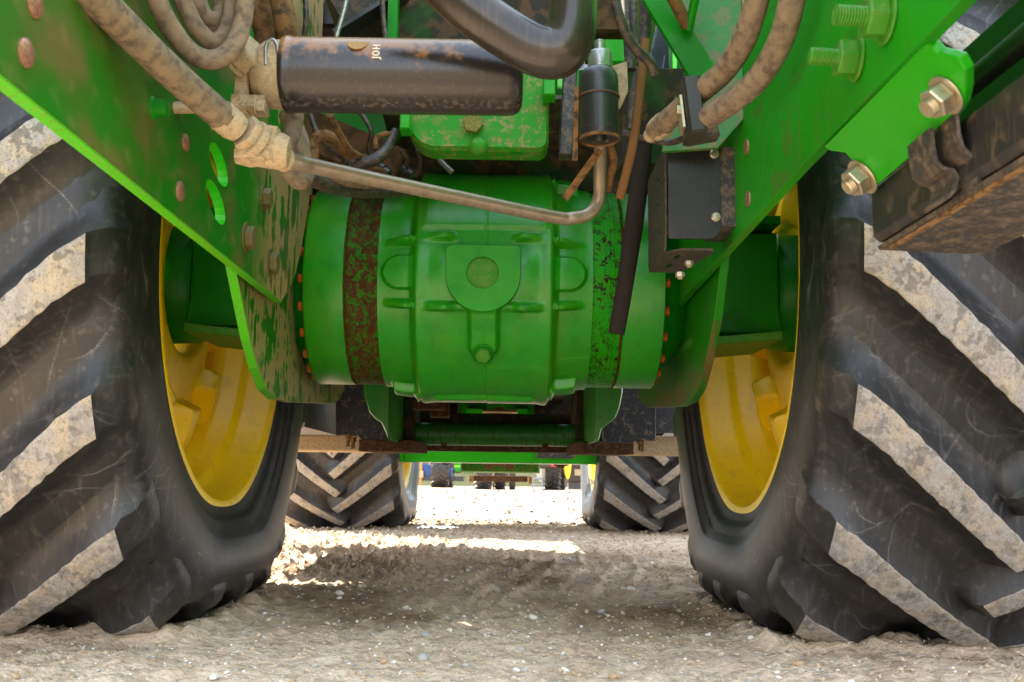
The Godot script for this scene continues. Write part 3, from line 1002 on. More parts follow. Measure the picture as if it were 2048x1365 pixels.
	var pipe := tube_part("steel_pipe", root, [Vector3(-0.3518, 0.8025, -1.4200), Vector3(-0.3214, 0.8035, -1.4500), Vector3(-0.2778, 0.8076, -1.5000), Vector3(-0.1160, 0.8103, -1.6300), Vector3(0.0741, 0.8055, -1.7500), Vector3(0.1201, 0.8074, -1.7650), Vector3(0.1495, 0.8194, -1.7700), Vector3(0.1641, 0.8477, -1.7700), Vector3(0.1640, 0.8886, -1.7500), Vector3(0.1610, 0.9413, -1.7000)], [0.0135, 0.0135, 0.0118, 0.0118, 0.0118, 0.0118, 0.0118, 0.0118, 0.0118, 0.0118], M.pipe_steel, 20)
	pipe.set_meta("label", "thin steel pipe crossing in front of the green casting")
	var pc := Acc.new()
	pc.lathe(Vector3(-0.3393, 0.8021, -1.4300), (Vector3(-0.3214, 0.8035, -1.4500) - Vector3(-0.3393, 0.8021, -1.4300)).normalized(), [Vector2(0, 0.0), Vector2(0, 0.018), Vector2(0.008, 0.019), Vector2(0.014, 0.0165), Vector2(0.015, 0)], 20)
	part("pipe_collar", [[pc, M.dust_metal]], pipe)
	# nested hose loops hanging at the top
	tube_part("hose_loop", root, [Vector3(-0.4673, 0.9732, -1.2000), Vector3(-0.4563, 0.9395, -1.2200), Vector3(-0.4454, 0.9150, -1.2500), Vector3(-0.4274, 0.8968, -1.2800), Vector3(-0.4044, 0.8981, -1.3000), Vector3(-0.3850, 0.9179, -1.3100), Vector3(-0.3747, 0.9613, -1.3200), Vector3(-0.3708, 1.0391, -1.3200)], 0.0135, M.hose_dusty, 16, 0.004)
	tube_part("hose_loop", root, [Vector3(-0.4576, 1.0108, -1.2700), Vector3(-0.4487, 0.9782, -1.2900), Vector3(-0.4347, 0.9483, -1.3100), Vector3(-0.4172, 0.9367, -1.3300), Vector3(-0.4034, 0.9533, -1.3400), Vector3(-0.3997, 0.9940, -1.3500), Vector3(-0.3985, 1.0547, -1.3500)], 0.0125, M.hose_dusty, 16, 0.004)
	tube_part("hose_loop", root, [Vector3(-0.4687, 1.0428, -1.3300), Vector3(-0.4558, 1.0092, -1.3400), Vector3(-0.4455, 0.9952, -1.3600), Vector3(-0.4316, 0.9896, -1.3700), Vector3(-0.4244, 1.0053, -1.3800), Vector3(-0.4235, 1.0703, -1.3800)], 0.0115, M.hose_dusty, 16, 0.004)
	tube_part("hose_loop", root, [Vector3(-0.4854, 1.0907, -1.4200), Vector3(-0.4705, 1.0401, -1.4300), Vector3(-0.4489, 1.0053, -1.4400), Vector3(-0.4370, 1.0425, -1.4500), Vector3(-0.4265, 1.1078, -1.4500)], 0.012, M.hose_dusty, 14, 0.004)
	tube_part("coolant_hose", root, [Vector3(-0.3816, 1.1353, -1.5000), Vector3(-0.3659, 1.0850, -1.5000), Vector3(-0.3558, 1.0350, -1.5000), Vector3(-0.3575, 0.9983, -1.5300)], 0.018, M.hose_brown, 16, 0.004)
	tube_part("coolant_hose", root, [Vector3(-0.4272, 1.1613, -1.5500), Vector3(-0.4116, 1.0920, -1.5500), Vector3(-0.3999, 1.0537, -1.5600), Vector3(-0.4059, 1.0063, -1.5700)], 0.022, M.hose_brown, 16, 0.004)
	# hoses that dive behind the elbow and under the filter
	tube_part("coolant_hose", root, [Vector3(-0.3541, 0.9380, -1.5800), Vector3(-0.3566, 0.8995, -1.5800), Vector3(-0.3627, 0.8587, -1.5600), Vector3(-0.3532, 0.8254, -1.5600), Vector3(-0.3385, 0.8104, -1.5700), Vector3(-0.3398, 0.8377, -1.6200)], 0.0155, M.hose_dusty, 14, 0.006)
	tube_part("coolant_hose", root, [Vector3(-0.3892, 0.9667, -1.6800), Vector3(-0.3671, 0.9171, -1.6800), Vector3(-0.3548, 0.8723, -1.6800), Vector3(-0.3182, 0.8673, -1.7200), Vector3(-0.2847, 0.8964, -1.8500), Vector3(-0.2469, 0.9551, -2.1000)], 0.017, M.hose_dusty, 14, 0.006)
	tube_part("coolant_hose", root, [Vector3(-0.3501, 0.8444, -1.6200), Vector3(-0.3275, 0.8404, -1.6800), Vector3(-0.2981, 0.8677, -1.8200), Vector3(-0.2408, 0.9339, -2.0500), Vector3(-0.1875, 1.0151, -2.3000)], 0.0125, M.hose_black, 14)
	tube_part("fuel_pipe", root, [Vector3(-0.3870, 0.9526, -1.9000), Vector3(-0.3854, 0.9883, -1.9000), Vector3(-0.3692, 1.0018, -1.9000), Vector3(-0.3479, 0.9989, -1.9200), Vector3(-0.3089, 0.9758, -2.0000), Vector3(-0.2695, 0.9861, -2.1000)], 0.0125, M.hose_brown, 12)
	tube_part("fuel_pipe", root, [Vector3(-0.3374, 1.0079, -1.8000), Vector3(-0.3261, 0.9869, -1.8500), Vector3(-0.3090, 0.9691, -1.9000), Vector3(-0.2938, 0.9888, -2.0000)], 0.007, M.hose_brown, 10)
	tube_part("wiring_conduit", root, [Vector3(-0.3213, 0.9595, -1.9500), Vector3(-0.2763, 0.9685, -1.9500), Vector3(-0.2494, 1.0029, -1.9700), Vector3(-0.2387, 1.0499, -2.0000)], [0.011, 0.013, 0.011, 0.008], M.hose_black, 12)
	tube_part("wiring_conduit", root, [Vector3(-0.2741, 1.0017, -1.9800), Vector3(-0.2748, 1.0251, -1.9800), Vector3(-0.2567, 1.0360, -1.9800), Vector3(-0.2384, 1.0391, -2.0000)], 0.006, M.hose_brown, 10)
	for q in [[Vector3(-0.4164, 1.0817, -2.0000), Vector3(-0.3937, 1.0335, -2.0000), Vector3(-0.3488, 1.0044, -2.0500), Vector3(-0.2869, 0.9990, -2.1500)], [Vector3(-0.3205, 1.1075, -2.0500), Vector3(-0.2957, 1.0669, -2.0500), Vector3(-0.3030, 1.0350, -2.0800), Vector3(-0.2810, 1.0083, -2.1000)], [Vector3(-0.2386, 1.0427, -2.1000), Vector3(-0.2238, 1.0269, -2.1200), Vector3(-0.2361, 1.0078, -2.1500), Vector3(-0.2249, 0.9944, -2.2000)], [Vector3(-0.2053, 1.0601, -2.1500), Vector3(-0.2016, 1.0352, -2.1800), Vector3(-0.2142, 1.0156, -2.2000)], [Vector3(-0.4280, 1.3488, -1.9000), Vector3(-0.4125, 1.2637, -1.9000), Vector3(-0.4198, 1.1988, -1.9200)], [Vector3(-0.2702, 1.4050, -2.0000), Vector3(-0.2731, 1.3263, -2.0000), Vector3(-0.2631, 1.2374, -2.0000)]]:
		tube_part("loom_cable", root, q, 0.0055, M.hose_black, 10, 0.03)
	for q in [Vector3(-0.2808, 1.0027, -2.1000), Vector3(-0.3471, 1.0011, -2.0400), Vector3(-0.2352, 1.0127, -2.1400)]:
		var cn := Acc.new()
		cn.lathe(q, Vector3(0.6, -0.5, 0.2), [Vector2(0, 0), Vector2(0, 0.012), Vector2(0.012, 0.013), Vector2(0.014, 0.010), Vector2(0.028, 0.010), Vector2(0.03, 0)], 14)
		part("loom_connector", [[cn, M.black_paint]], root)
	# green cast box with drain boss below the filter
	var gb := Node3D.new()
	place(gb, "gear_housing", root, Vector3(-0.0732, 1.0871, -2.0000))
	gb.set_meta("label", "green cast gear housing with muddy plug beneath the black filter")
	var gc: Vector3 = Vector3(-0.0667, 1.1307, -2.0000)
	var bx := Acc.new()
	var hw := 0.148
	var hh := 0.118
	var o2: Array = []
	o2.append_array(arc_pts(Vector2(hw - 0.02, hh - 0.01), Vector2(0.02, 0.01), 0, 90, 3))
	o2.append_array(arc_pts(Vector2(-hw + 0.02, hh - 0.01), Vector2(0.02, 0.01), 90, 180, 3))
	o2.append_array(arc_pts(Vector2(-hw + 0.062, -hh + 0.062), Vector2(0.062, 0.062), 180, 270, 8))
	o2.append_array(arc_pts(Vector2(hw - 0.022, -hh + 0.022), Vector2(0.022, 0.022), 270, 360, 6))
	bx.prism(gc + Vector3(0, 0, -0.08), Vector3.RIGHT, Vector3.UP, Vector3.BACK, o2, 0.08, 0.012)
	part("housing_body", [[bx, M.green_muddy]], gb)
	for q in [[Vector3(-0.2131, 1.0544, -1.9700), Vector3(0.022, 0.038, 0.05)], [Vector3(0.0793, 1.1318, -1.9700), Vector3(0.026, 0.04, 0.05)]]:
		var lg := Acc.new()
		lg.box(q[0], q[1], 0.005)
		part("mount_lug", [[lg, M.green_bright]], gb)
	var pl := Acc.new()
	pl.hexhead(Vector3(-0.0758, 1.0668, -1.9950), Vector3(0, -0.15, 1), 0.022, 0.016, 0.0)
	part("drain_plug", [[pl, M.mud_lump]], gb)
	var kn := Acc.new()
	kn.ball(Vector3(-0.0644, 1.0147, -1.9900), Vector3(0.021, 0.019, 0.02), 18)
	part("drain_knob", [[kn, M.green_muddy]], gb)
	# bent black exhaust tube
	var ex := tube_part("exhaust_tube", root, [Vector3(-0.1560, 1.0688, -1.3000), Vector3(-0.0647, 0.9886, -1.3100), Vector3(0.0052, 0.9387, -1.3100), Vector3(0.0413, 0.9204, -1.3100), Vector3(0.0661, 0.9215, -1.3100), Vector3(0.0797, 0.9421, -1.3100), Vector3(0.0851, 0.9823, -1.3100), Vector3(0.0874, 1.0785, -1.3100)], [0.034, 0.034, 0.034, 0.035, 0.036, 0.035, 0.034, 0.034], M.exhaust, 32)
	ex.set_meta("label", "bent black steel tube with dusty elbow at top centre")
	# water separator with its strap, bracket and cap
	var ws := Node3D.new()
	place(ws, "fuel_separator", root, Vector3(0.1481, 0.9579, -1.6000))
	ws.set_meta("label", "black cylindrical fuel separator hanging upright right of the exhaust")
	var wd: Vector3 = (Vector3(0.1490, 0.8972, -1.6000) - Vector3(0.1472, 1.0235, -1.6000)).normalized()
	var wt: Vector3 = Vector3(0.1472, 1.0209, -1.6000)
	var wl := wt.distance_to(Vector3(0.1490, 0.8989, -1.6000))
	var wa := Acc.new()
	wa.lathe(wt, wd, [Vector2(0, 0), Vector2(0, 0.020), Vector2(0.004, 0.027), Vector2(0.012, 0.032), Vector2(0.022, 0.0335), Vector2(0.048, 0.0335), Vector2(0.049, 0.0345), Vector2(0.052, 0.0345), Vector2(0.053, 0.0325), Vector2(wl - 0.016, 0.0325), Vector2(wl - 0.015, 0.0335), Vector2(wl - 0.004, 0.0335), Vector2(wl - 0.001, 0.0325), Vector2(wl, 0.030), Vector2(wl, 0.022), Vector2(wl - 0.004, 0.020), Vector2(wl - 0.004, 0.012), Vector2(wl + 0.006, 0.010), Vector2(wl + 0.006, 0)], 40)
	part("separator_body", [[wa, M.black_paint]], ws)
	var rg := Acc.new()
	rg.lathe(wt + wd * wl, wd, [Vector2(-0.003, 0.033), Vector2(0.0, 0.0345), Vector2(0.003, 0.033), Vector2(0.0, 0.0315), Vector2(-0.003, 0.033)], 40)
	rg.lathe(wt + wd * 0.0505, wd, [Vector2(-0.0015, 0.0340), Vector2(0.0, 0.0352), Vector2(0.0015, 0.0340)], 40)
	part("clamp_ring", [[rg, M.hose_brown]], ws)
	var wc := Acc.new()
	wc.lathe(Vector3(0.1516, 1.0589, -1.6200), wd, [Vector2(-0.02, 0.0), Vector2(-0.02, 0.010), Vector2(0.0, 0.010), Vector2(0.0, 0.019), Vector2(0.004, 0.021), Vector2(0.03, 0.021)], 24)
	part("separator_cap", [[wc, M.steel]], ws)
	var wb := Acc.new()
	wb.prism(Vector3(0.1797, 1.0223, -1.6600), Vector3(0.9, 0, 0.35).normalized(), Vector3.UP, Vector3(-0.35, 0, 0.9).normalized(), [Vector2(-0.03, 0.024), Vector2(0.024, 0.034), Vector2(0.026, -0.02), Vector2(0.012, -0.05), Vector2(-0.03, -0.05)], 0.004, 0.001)
	part("mount_plate", [[wb, M.dust_metal]], ws)
	var st := Acc.new()
	st.prism(Vector3(0.1099, 0.9182, -1.6000), Vector3.RIGHT, Vector3.UP, Vector3.BACK, [Vector2(-0.003, 0.07), Vector2(0.005, 0.07), Vector2(0.003, -0.058), Vector2(-0.006, -0.058)], 0.003, 0.0006)
	part("hanging_strap", [[st, M.hose_brown]], ws)
	var s3 := Acc.new()
	var sa: Vector3 = Vector3(0.1555, 0.9003, -1.6600)
	var sb: Vector3 = Vector3(0.0989, 0.8222, -1.7000)
	var sd := (sb - sa).normalized()
	s3.prism(sa, sd.cross(Vector3.BACK).normalized(), sd, Vector3.BACK, [Vector2(-0.006, 0), Vector2(0.006, 0), Vector2(0.008, sa.distance_to(sb)), Vector2(-0.005, sa.distance_to(sb))], 0.003, 0.0006)
	part("hanging_strap", [[s3, M.hose_brown]], ws)
	# hoses and cords in the gap right of the separator
	tube_part("frayed_cord", root, [Vector3(0.2301, 1.0826, -1.6200), Vector3(0.2230, 1.0199, -1.6200), Vector3(0.2173, 0.9616, -1.6300), Vector3(0.2094, 0.8977, -1.6500), Vector3(0.1944, 0.8272, -1.7000)], 0.0082, M.rope, 12, 0.03)
	tube_part("black_hose", root, [Vector3(0.1578, 1.1443, -1.5000), Vector3(0.1681, 1.0769, -1.5000), Vector3(0.1919, 1.0321, -1.5200), Vector3(0.2250, 1.0076, -1.5400), Vector3(0.2337, 0.9908, -1.5500)], 0.0085, M.hose_black, 12)
	tube_part("black_hose", root, [Vector3(0.2342, 1.3866, -1.9500), Vector3(0.2401, 1.2771, -1.9500), Vector3(0.2459, 1.1692, -1.9500)], 0.012, M.hose_black, 12)
	tube_part("black_hose", root, [Vector3(0.3126, 1.4147, -2.0000), Vector3(0.2927, 1.2797, -2.0000), Vector3(0.2605, 1.1467, -2.0000), Vector3(0.2518, 1.0596, -2.0000)], 0.011, M.hose_black, 12)
	tube_part("black_hose", root, [Vector3(0.2530, 1.2798, -1.7500), Vector3(0.2487, 1.1618, -1.7500), Vector3(0.2419, 1.0939, -1.7500)], 0.0125, M.hose_black, 12)
	tube_part("black_hose", root, [Vector3(0.2419, 1.3332, -1.8500), Vector3(0.2395, 1.2292, -1.8500), Vector3(0.2509, 1.1472, -1.8500)], 0.009, M.hose_black, 12)
	tube_part("wiring_conduit", root, [Vector3(0.1943, 0.9322, -1.6600), Vector3(0.2331, 0.9211, -1.6600), Vector3(0.2762, 0.9155, -1.6600), Vector3(0.2950, 0.9108, -1.6200)], 0.0058, M.hose_black, 10, 0.05)
	var fo := tube_part("foam_sleeve", root, [Vector3(0.2902, 1.0892, -2.0500), Vector3(0.2774, 0.9943, -2.0300), Vector3(0.2599, 0.8621, -2.0200), Vector3(0.2409, 0.7352, -2.0200), Vector3(0.2244, 0.6346, -2.0300)], [0.018, 0.019, 0.0195, 0.0175, 0.017], M.foam, 18, 0.004)
	fo.set_meta("label", "black foam covered hose hanging down past the right drum")
	tube_part("dusty_pipe", root, [Vector3(0.1772, 0.9347, -1.7200), Vector3(0.1882, 0.9091, -1.7400), Vector3(0.1849, 0.8873, -1.7600), Vector3(0.1815, 0.8650, -1.7800)], 0.0075, M.hose_brown, 12)
	# twin hoses and their clamp on the right
	var hr := Node3D.new()
	place(hr, "hydraulic_hoses", root, Vector3(0.3147, 0.9292, -1.4000))
	hr.set_meta("label", "two thick dusty hydraulic hoses curving down to a black clamp")
	tube_part("hose", hr, [Vector3(0.3370, 1.0275, -1.2500), Vector3(0.3323, 0.9860, -1.2800), Vector3(0.3280, 0.9553, -1.3300), Vector3(0.3149, 0.9369, -1.4000), Vector3(0.2841, 0.9258, -1.4800), Vector3(0.2414, 0.9142, -1.6000)], 0.0175, M.hose_dusty, 18, 0.006)
	tube_part("hose", hr, [Vector3(0.3684, 1.0007, -1.2000), Vector3(0.3664, 0.9614, -1.2300), Vector3(0.3628, 0.9257, -1.2800), Vector3(0.3458, 0.8977, -1.3500), Vector3(0.3109, 0.8832, -1.4200), Vector3(0.2779, 0.8822, -1.5000)], 0.0175, M.hose_dusty, 18, 0.006)
	var cs2 := Acc.new()
	var cd := (Vector3(0.2360, 0.9125, -1.6200) - Vector3(0.2542, 0.9190, -1.5750)).normalized()
	cs2.lathe(Vector3(0.2542, 0.9190, -1.5750), cd, [Vector2(0, 0.017), Vector2(0, 0.0198), Vector2(0.004, 0.0205), Vector2(0.010, 0.0195), Vector2(0.016, 0.0203), Vector2(0.024, 0.0195), Vector2(0.03, 0.018), Vector2(0.03, 0.012), Vector2(0.05, 0.012), Vector2(0.05, 0)], 24)
	part("crimp_sleeve", [[cs2, M.dust_metal]], hr)
	var cl := Acc.new()
	cl.box(Vector3(0.2782, 0.9020, -1.4750), Vector3(0.026, 0.090, 0.07), 0.006, Basis(Vector3.BACK, 0.12))
	part("hose_clamp", [[cl, M.black_paint]], hr)
	var cs := Acc.new()
	cs.box(Vector3(0.2618, 0.8948, -1.4650), Vector3(0.005, 0.052, 0.02), 0.0015, Basis(Vector3.BACK, 0.1))
	cs.hexhead(Vector3(0.2594, 0.8976, -1.4600), Vector3(-1, 0, 0.1), 0.007, 0.006)
	part("clamp_plate", [[cs, M.bolt_plated]], hr)
	var ck := Acc.new()
	ck.box(Vector3(0.3097, 0.8889, -1.5500), Vector3(0.05, 0.018, 0.04), 0.005, Basis(Vector3.BACK, 0.2))
	part("clamp_foot", [[ck, M.black_dirty]], hr)
	# black slotted bracket box bolted to the right plate
	var bb := Node3D.new()
	place(bb, "bracket_box", root, Vector3(0.3410, 0.8296, -1.7800))
	bb.set_meta("label", "black folded bracket box with silver bolts on right plate")
	var fc: Vector3 = Vector3(0.2882, 0.9427, -1.7600)
	var sc := 1.76 / 2000.0
	var fp := Acc.new()
	var fo2: Array = [Vector2(0, 0), Vector2(0, -197 * sc)]
	fo2.append_array(arc_pts(Vector2((108 - 28) * sc, (-197 + 28) * sc), Vector2(28 * sc, 28 * sc), 270, 360, 6))
	fo2.append_array([Vector2(108 * sc, 0)])
	fp.prism(fc, Vector3.RIGHT, Vector3.UP, Vector3.BACK, fo2, 0.004, 0.001)
	part("front_panel", [[fp, M.black_paint]], bb)
	var ip := Acc.new()
	ip.box(fc + Vector3(126 * sc, -84 * sc, -0.06), Vector3(0.034, 170 * sc, 0.12), 0.003)
	part("inner_block", [[ip, M.black_dirty]], bb)
	var lf := Acc.new()
	var sl: Array = []
	for q in 3:
		sl.append(ellipse_at(Vector2(-0.07, -0.045 - 0.05 * q), 0.020, 0.005, -0.5))
	lf.prism(fc + Vector3(-0.002, 0, 0), Vector3.BACK, Vector3.UP, Vector3.LEFT, [Vector2(0.003, 0), Vector2(0.003, -180 * sc), Vector2(-0.01, -0.193), Vector2(-0.20, -0.193), Vector2(-0.21, -0.18), Vector2(-0.21, 0)], 0.004, 0.001, sl)
	part("slotted_side", [[lf, M.black_grey]], bb)
	var bt := Acc.new()
	var sl2: Array = []
	for q in [Vector2(0.03, 0.06), Vector2(0.028, 0.14)]:
		sl2.append(ellipse_at(q, 0.006, 0.022, 0.0))
	bt.prism(fc + Vector3(-0.004, -0.1895, 0.0), Vector3.RIGHT, Vector3.FORWARD, Vector3.DOWN, [Vector2(0.0, 0.03), Vector2(0.03, 0.0), Vector2(0.085, 0.0), Vector2(0.09, 0.02), Vector2(0.06, 0.20), Vector2(0.0, 0.20)], 0.004, 0.001, sl2)
	part("bottom_flange", [[bt, M.black_grey]], bb)
	for q in [[Vector3(0.3730, 0.9272, -1.7550), 0.0088], [Vector3(0.3740, 0.8094, -1.7550), 0.0088]]:
		var b := Acc.new()
		b.lathe(q[0], Vector3(0, 0, 1), [Vector2(0, 0), Vector2(0, q[1]), Vector2(0.004, q[1]), Vector2(0.006, q[1] * 0.8), Vector2(0.0065, 0)], 18)
		part("box_bolt", [[b, M.bolt_plated]], bb)
	for q in [Vector3(0.3326, 0.7376, -1.8000), Vector3(0.3088, 0.7074, -1.7600)]:
		var b := Acc.new()
		b.hexhead(q, Vector3(0, -1, 0.1), 0.0085, 0.008, 0.0, 0.004, 0.005)
		part("box_bolt", [[b, M.bolt_plated]], bb)
	# green gusset between the frame and the right plate
	var gs := Acc.new()
	var g0: Vector3 = Vector3(0.2885, 1.2965, -1.9000)
	gs.prism(Vector3(0.3422, 1.1206, -1.7200), Vector3(1, 0, 0.25).normalized(), Vector3.UP, Vector3(-0.25, 0, 1).normalized(), [Vector2(-0.085, 0.13), Vector2(-0.045, 0.02), Vector2(-0.02, -0.03), Vector2(-0.06, -0.14), Vector2(-0.07, -0.20), Vector2(0.03, -0.20), Vector2(0.12, -0.1), Vector2(0.14, 0.13)], 0.012, 0.003)
	part("gusset_plate", [[gs, M.green_dusty2]], root)
	tube_part("brace_tube", root, [Vector3(0.2501, 1.1994, -1.6000), Vector3(0.3088, 1.1280, -1.6600)], 0.011, M.hose_brown, 12)
	tube_part("brace_tube", root, [Vector3(0.3217, 1.2006, -1.6000), Vector3(0.3113, 1.1207, -1.6600)], 0.008, M.green, 12)
	var gl := Acc.new()
	gl.box(Vector3(0.2815, 1.1483, -1.6800), Vector3(0.05, 0.24, 0.012), 0.003, Basis(Vector3.BACK, 0.52))
	part("gusset_plate", [[gl, M.green]], root)

func ellipse_at(c: Vector2, rx: float, ry: float, tilt: float, k := 12) -> Array:
	var o: Array = []
	for i in k:
		o.append(c + Vector2(cos(TAU * i / k) * rx, sin(TAU * i / k) * ry).rotated(tilt))
	return o

# ---------------------------------------------------------------- dim machinery between the frame rails, cab, hood
func bulk(root: Node3D) -> void:
	var specs := [
		["transmission", Vector3(-0.0806, 1.2205, -2.6200), Vector3(0.62, 0.34, 0.30), M.iron, 0.03],
		["chassis_rail", Vector3(-0.30, 0.98, -4.6), Vector3(0.09, 0.62, 3.9), M.iron, 0.01],
		["chassis_rail", Vector3(0.20, 0.98, -4.6), Vector3(0.09, 0.62, 3.9), M.iron, 0.01],
		["engine_block", Vector3(-0.05, 1.25, -6.0), Vector3(0.42, 0.9, 1.8), M.iron, 0.03],
		["transmission", Vector3(-0.05, 1.12, -4.0), Vector3(0.42, 0.6, 1.6), M.iron, 0.05],
		["cab_floor", Vector3(-0.05, 1.52, -3.75), Vector3(1.5, 0.12, 1.7), M.black_grey, 0.02],
		["fuel_tank", Vector3(-0.78, 1.30, -4.55), Vector3(0.44, 0.34, 0.9), M.black_paint, 0.04],
		["fuel_tank", Vector3(0.68, 1.30, -4.55), Vector3(0.44, 0.34, 0.9), M.black_paint, 0.04],
		["hood", Vector3(-0.05, 1.98, -6.5), Vector3(0.95, 0.75, 3.0), M.green_bright, 0.08],
	]
	for q in specs:
		var b := Acc.new()
		b.box(q[1], q[2], q[4])
		part(q[0], [[b, q[3]]], root)
	# cab: four pillars, glass and a roof
	var cab := Node3D.new()
	place(cab, "cab", root, Vector3(-0.05, 1.6, -3.75))
	for sx in [-1.0, 1.0]:
		for sz in [-1.0, 1.0]:
			var p := Acc.new()
			p.box(Vector3(-0.05 + sx * 0.76, 2.35, -3.75 + sz * 0.78), Vector3(0.09, 1.55, 0.09), 0.012)
			part("pillar", [[p, M.black_paint]], cab)
		var gp := Acc.new()
		gp.box(Vector3(-0.05 + sx * 0.775, 2.35, -3.75), Vector3(0.008, 1.5, 1.46), 0.001)
		part("window", [[gp, M.tint]], cab)
	for sz in [-1.0, 1.0]:
		var gp := Acc.new()
		gp.box(Vector3(-0.05, 2.35, -3.75 + sz * 0.79), Vector3(1.42, 1.5, 0.008), 0.001)
		part("window", [[gp, M.tint]], cab)
	var rf := Acc.new()
	rf.box(Vector3(-0.05, 3.22, -3.75), Vector3(1.85, 0.2, 1.95), 0.06)
	part("roof", [[rf, M.green_bright]], cab)
	# rear fenders over the wheels
	for s in [-1.0, 1.0]:
		var g := PackedVector3Array()
		for j in 21:
			var a := deg_to_rad(lerpf(35.0, 175.0, j / 20.0))
			for e in [[-0.42, 1.0], [0.42, 1.0], [0.42, 1.03], [-0.42, 1.03], [-0.42, 1.0]]:
				g.append(Vector3(-0.055 + s * 1.0 + e[0], 0.86 + sin(a) * e[1] * 1.08, -2.62 + cos(a) * e[1] * 1.12))
		var f := Acc.new()
		f.grid(4, 20, g)
		part("fender", [[f, M.black_paint]], root)

# ---------------------------------------------------------------- things seen beneath the axle
func lower(root: Node3D) -> void:
	var d := 4.3
	for s in [-1.0, 1.0]:
		var L: bool = s < 0
		# black step panel with a notched foot
		var pn := Acc.new()
		var a: Array = []
		var src: Array = [Vector3(-0.5623, 0.8690, -4.2000), Vector3(-0.7250, 0.8667, -4.2000), Vector3(-0.7116, 0.5045, -4.2000), Vector3(-0.6196, 0.5036, -4.2000), Vector3(-0.5764, 0.4584, -4.2000), Vector3(-0.4617, 0.4599, -4.2000), Vector3(-0.4735, 0.8702, -4.2000)] if L else [Vector3(0.4791, 0.8834, -4.2000), Vector3(0.6318, 0.8855, -4.2000), Vector3(0.6292, 0.5014, -4.2000), Vector3(0.5454, 0.5003, -4.2000), Vector3(0.4888, 0.4496, -4.2000), Vector3(0.3947, 0.4484, -4.2000), Vector3(0.3943, 0.8822, -4.2000)]
		for p in src:
			a.append(xy(p))
		pn.prism(Vector3(0, 0, src[0].z - 0.03), Vector3.RIGHT, Vector3.UP, Vector3.BACK, a, 0.03, 0.004)
		part("step_panel", [[pn, M.black_scuffed]], root)
		var p2 := Acc.new()
		var ctr: Vector3 = Vector3(-0.8380, 0.6768, -4.5000) if L else Vector3(0.7499, 0.6982, -4.5000)
		if L:
			p2.box(ctr + Vector3(-0.17, 0.12, 0.17), Vector3(0.52, 0.56, 1.56), 0.02)
		else:
			p2.box(ctr + Vector3(0.13, 0.10, 0), Vector3(0.44, 0.50, 0.05), 0.006)
		part("fuel_tank", [[p2, M.black_scuffed]], root)
		# pale underside of the step beam, with its bolts
		var bm := Acc.new()
		var bc: Vector3 = Vector3(-0.7587, 0.4939, -4.7500) if L else Vector3(0.6830, 0.4965, -4.7500)
		bm.box(bc + Vector3(-0.14 if L else 0.14, 0.0, 0.0), Vector3(0.98, 0.085, 0.34), 0.008)
		part("step_beam", [[bm, M.dust_metal]], root)
		for q in ([Vector3(-0.6510, 0.4867, -4.1500), Vector3(-0.6301, 0.4788, -4.1500)] if L else [Vector3(0.5554, 0.4862, -4.1500), Vector3(0.5678, 0.4823, -4.1500)]):
			var b := Acc.new()
			b.hexhead(q + Vector3(0, 0.02, 0), Vector3(0, -1, 0), 0.014, 0.018, 0.02, 0.028, 0.008)
			part("step_bolt", [[b, M.rust_dust]], root)
		# curved green arm
		var am := Acc.new()
		var ap: Array = []
		var sr: Array = [Vector3(-0.5144, 0.7799, -3.5000), Vector3(-0.4985, 0.6211, -3.5000), Vector3(-0.4791, 0.5601, -3.5000), Vector3(-0.4574, 0.5377, -3.5000), Vector3(-0.4360, 0.5240, -3.5000), Vector3(-0.4174, 0.4860, -3.5000), Vector3(-0.4099, 0.4653, -3.5000), Vector3(-0.4122, 0.7813, -3.5000)] if L else [Vector3(0.4098, 0.7926, -3.5000), Vector3(0.4095, 0.6422, -3.5000), Vector3(0.3989, 0.5894, -3.5000), Vector3(0.3848, 0.5524, -3.5000), Vector3(0.3638, 0.5347, -3.5000), Vector3(0.3358, 0.5134, -3.5000), Vector3(0.3254, 0.4715, -3.5000), Vector3(0.3114, 0.4713, -3.5000), Vector3(0.3074, 0.7912, -3.5000)]
		for p in sr:
			ap.append(xy(p))
		am.prism(Vector3(0, 0, sr[0].z - 0.5), Vector3.RIGHT, Vector3.UP, Vector3.BACK, ap, 0.5, 0.008)
		part("swing_arm", [[am, M.green_cast]], root)
		# rusty square-tube foot
		var ft := Acc.new()
		var fcc: Vector3 = Vector3(-0.4133, 0.4553, -3.9000) if L else Vector3(0.3432, 0.4575, -3.9000)
		ft.box(fcc + Vector3(-0.03 if L else 0.03, 0, -0.1), Vector3(0.20, 0.045, 0.30), 0.006, Basis(Vector3.UP, 0.16 * s))
		part("tube_foot", [[ft, M.rust_dark]], root)
		var dk := Acc.new()
		dk.box((Vector3(-0.4232, 0.5735, -4.0000) if L else Vector3(0.3358, 0.5837, -4.0000)) + Vector3(0, 0.02, -0.15), Vector3(0.11, 0.22, 0.3), 0.012)
		part("side_block", [[dk, M.iron]], root)
		# little pins under the tie bar
		var pinp := Acc.new()
		pinp.box(Vector3(-0.2451, 0.4606, -4.0000) if L else Vector3(0.1568, 0.4640, -4.0000), Vector3(0.024, 0.026, 0.03), 0.004)
		part("tie_pin", [[pinp, M.rust_dark]], root)
	var ct := Acc.new()
	var t0: Vector3 = Vector3(-0.4074, 0.5125, -4.1000)
	var t1: Vector3 = Vector3(0.3137, 0.5139, -4.1000)
	ct.lathe(t0, t1 - t0, [Vector2(0, 0), Vector2(0, 0.046), Vector2(t0.distance_to(t1), 0.046), Vector2(t0.distance_to(t1), 0)], 36)
	part("cross_tube", [[ct, M.green_flecked]], root)
	var tb := Acc.new()
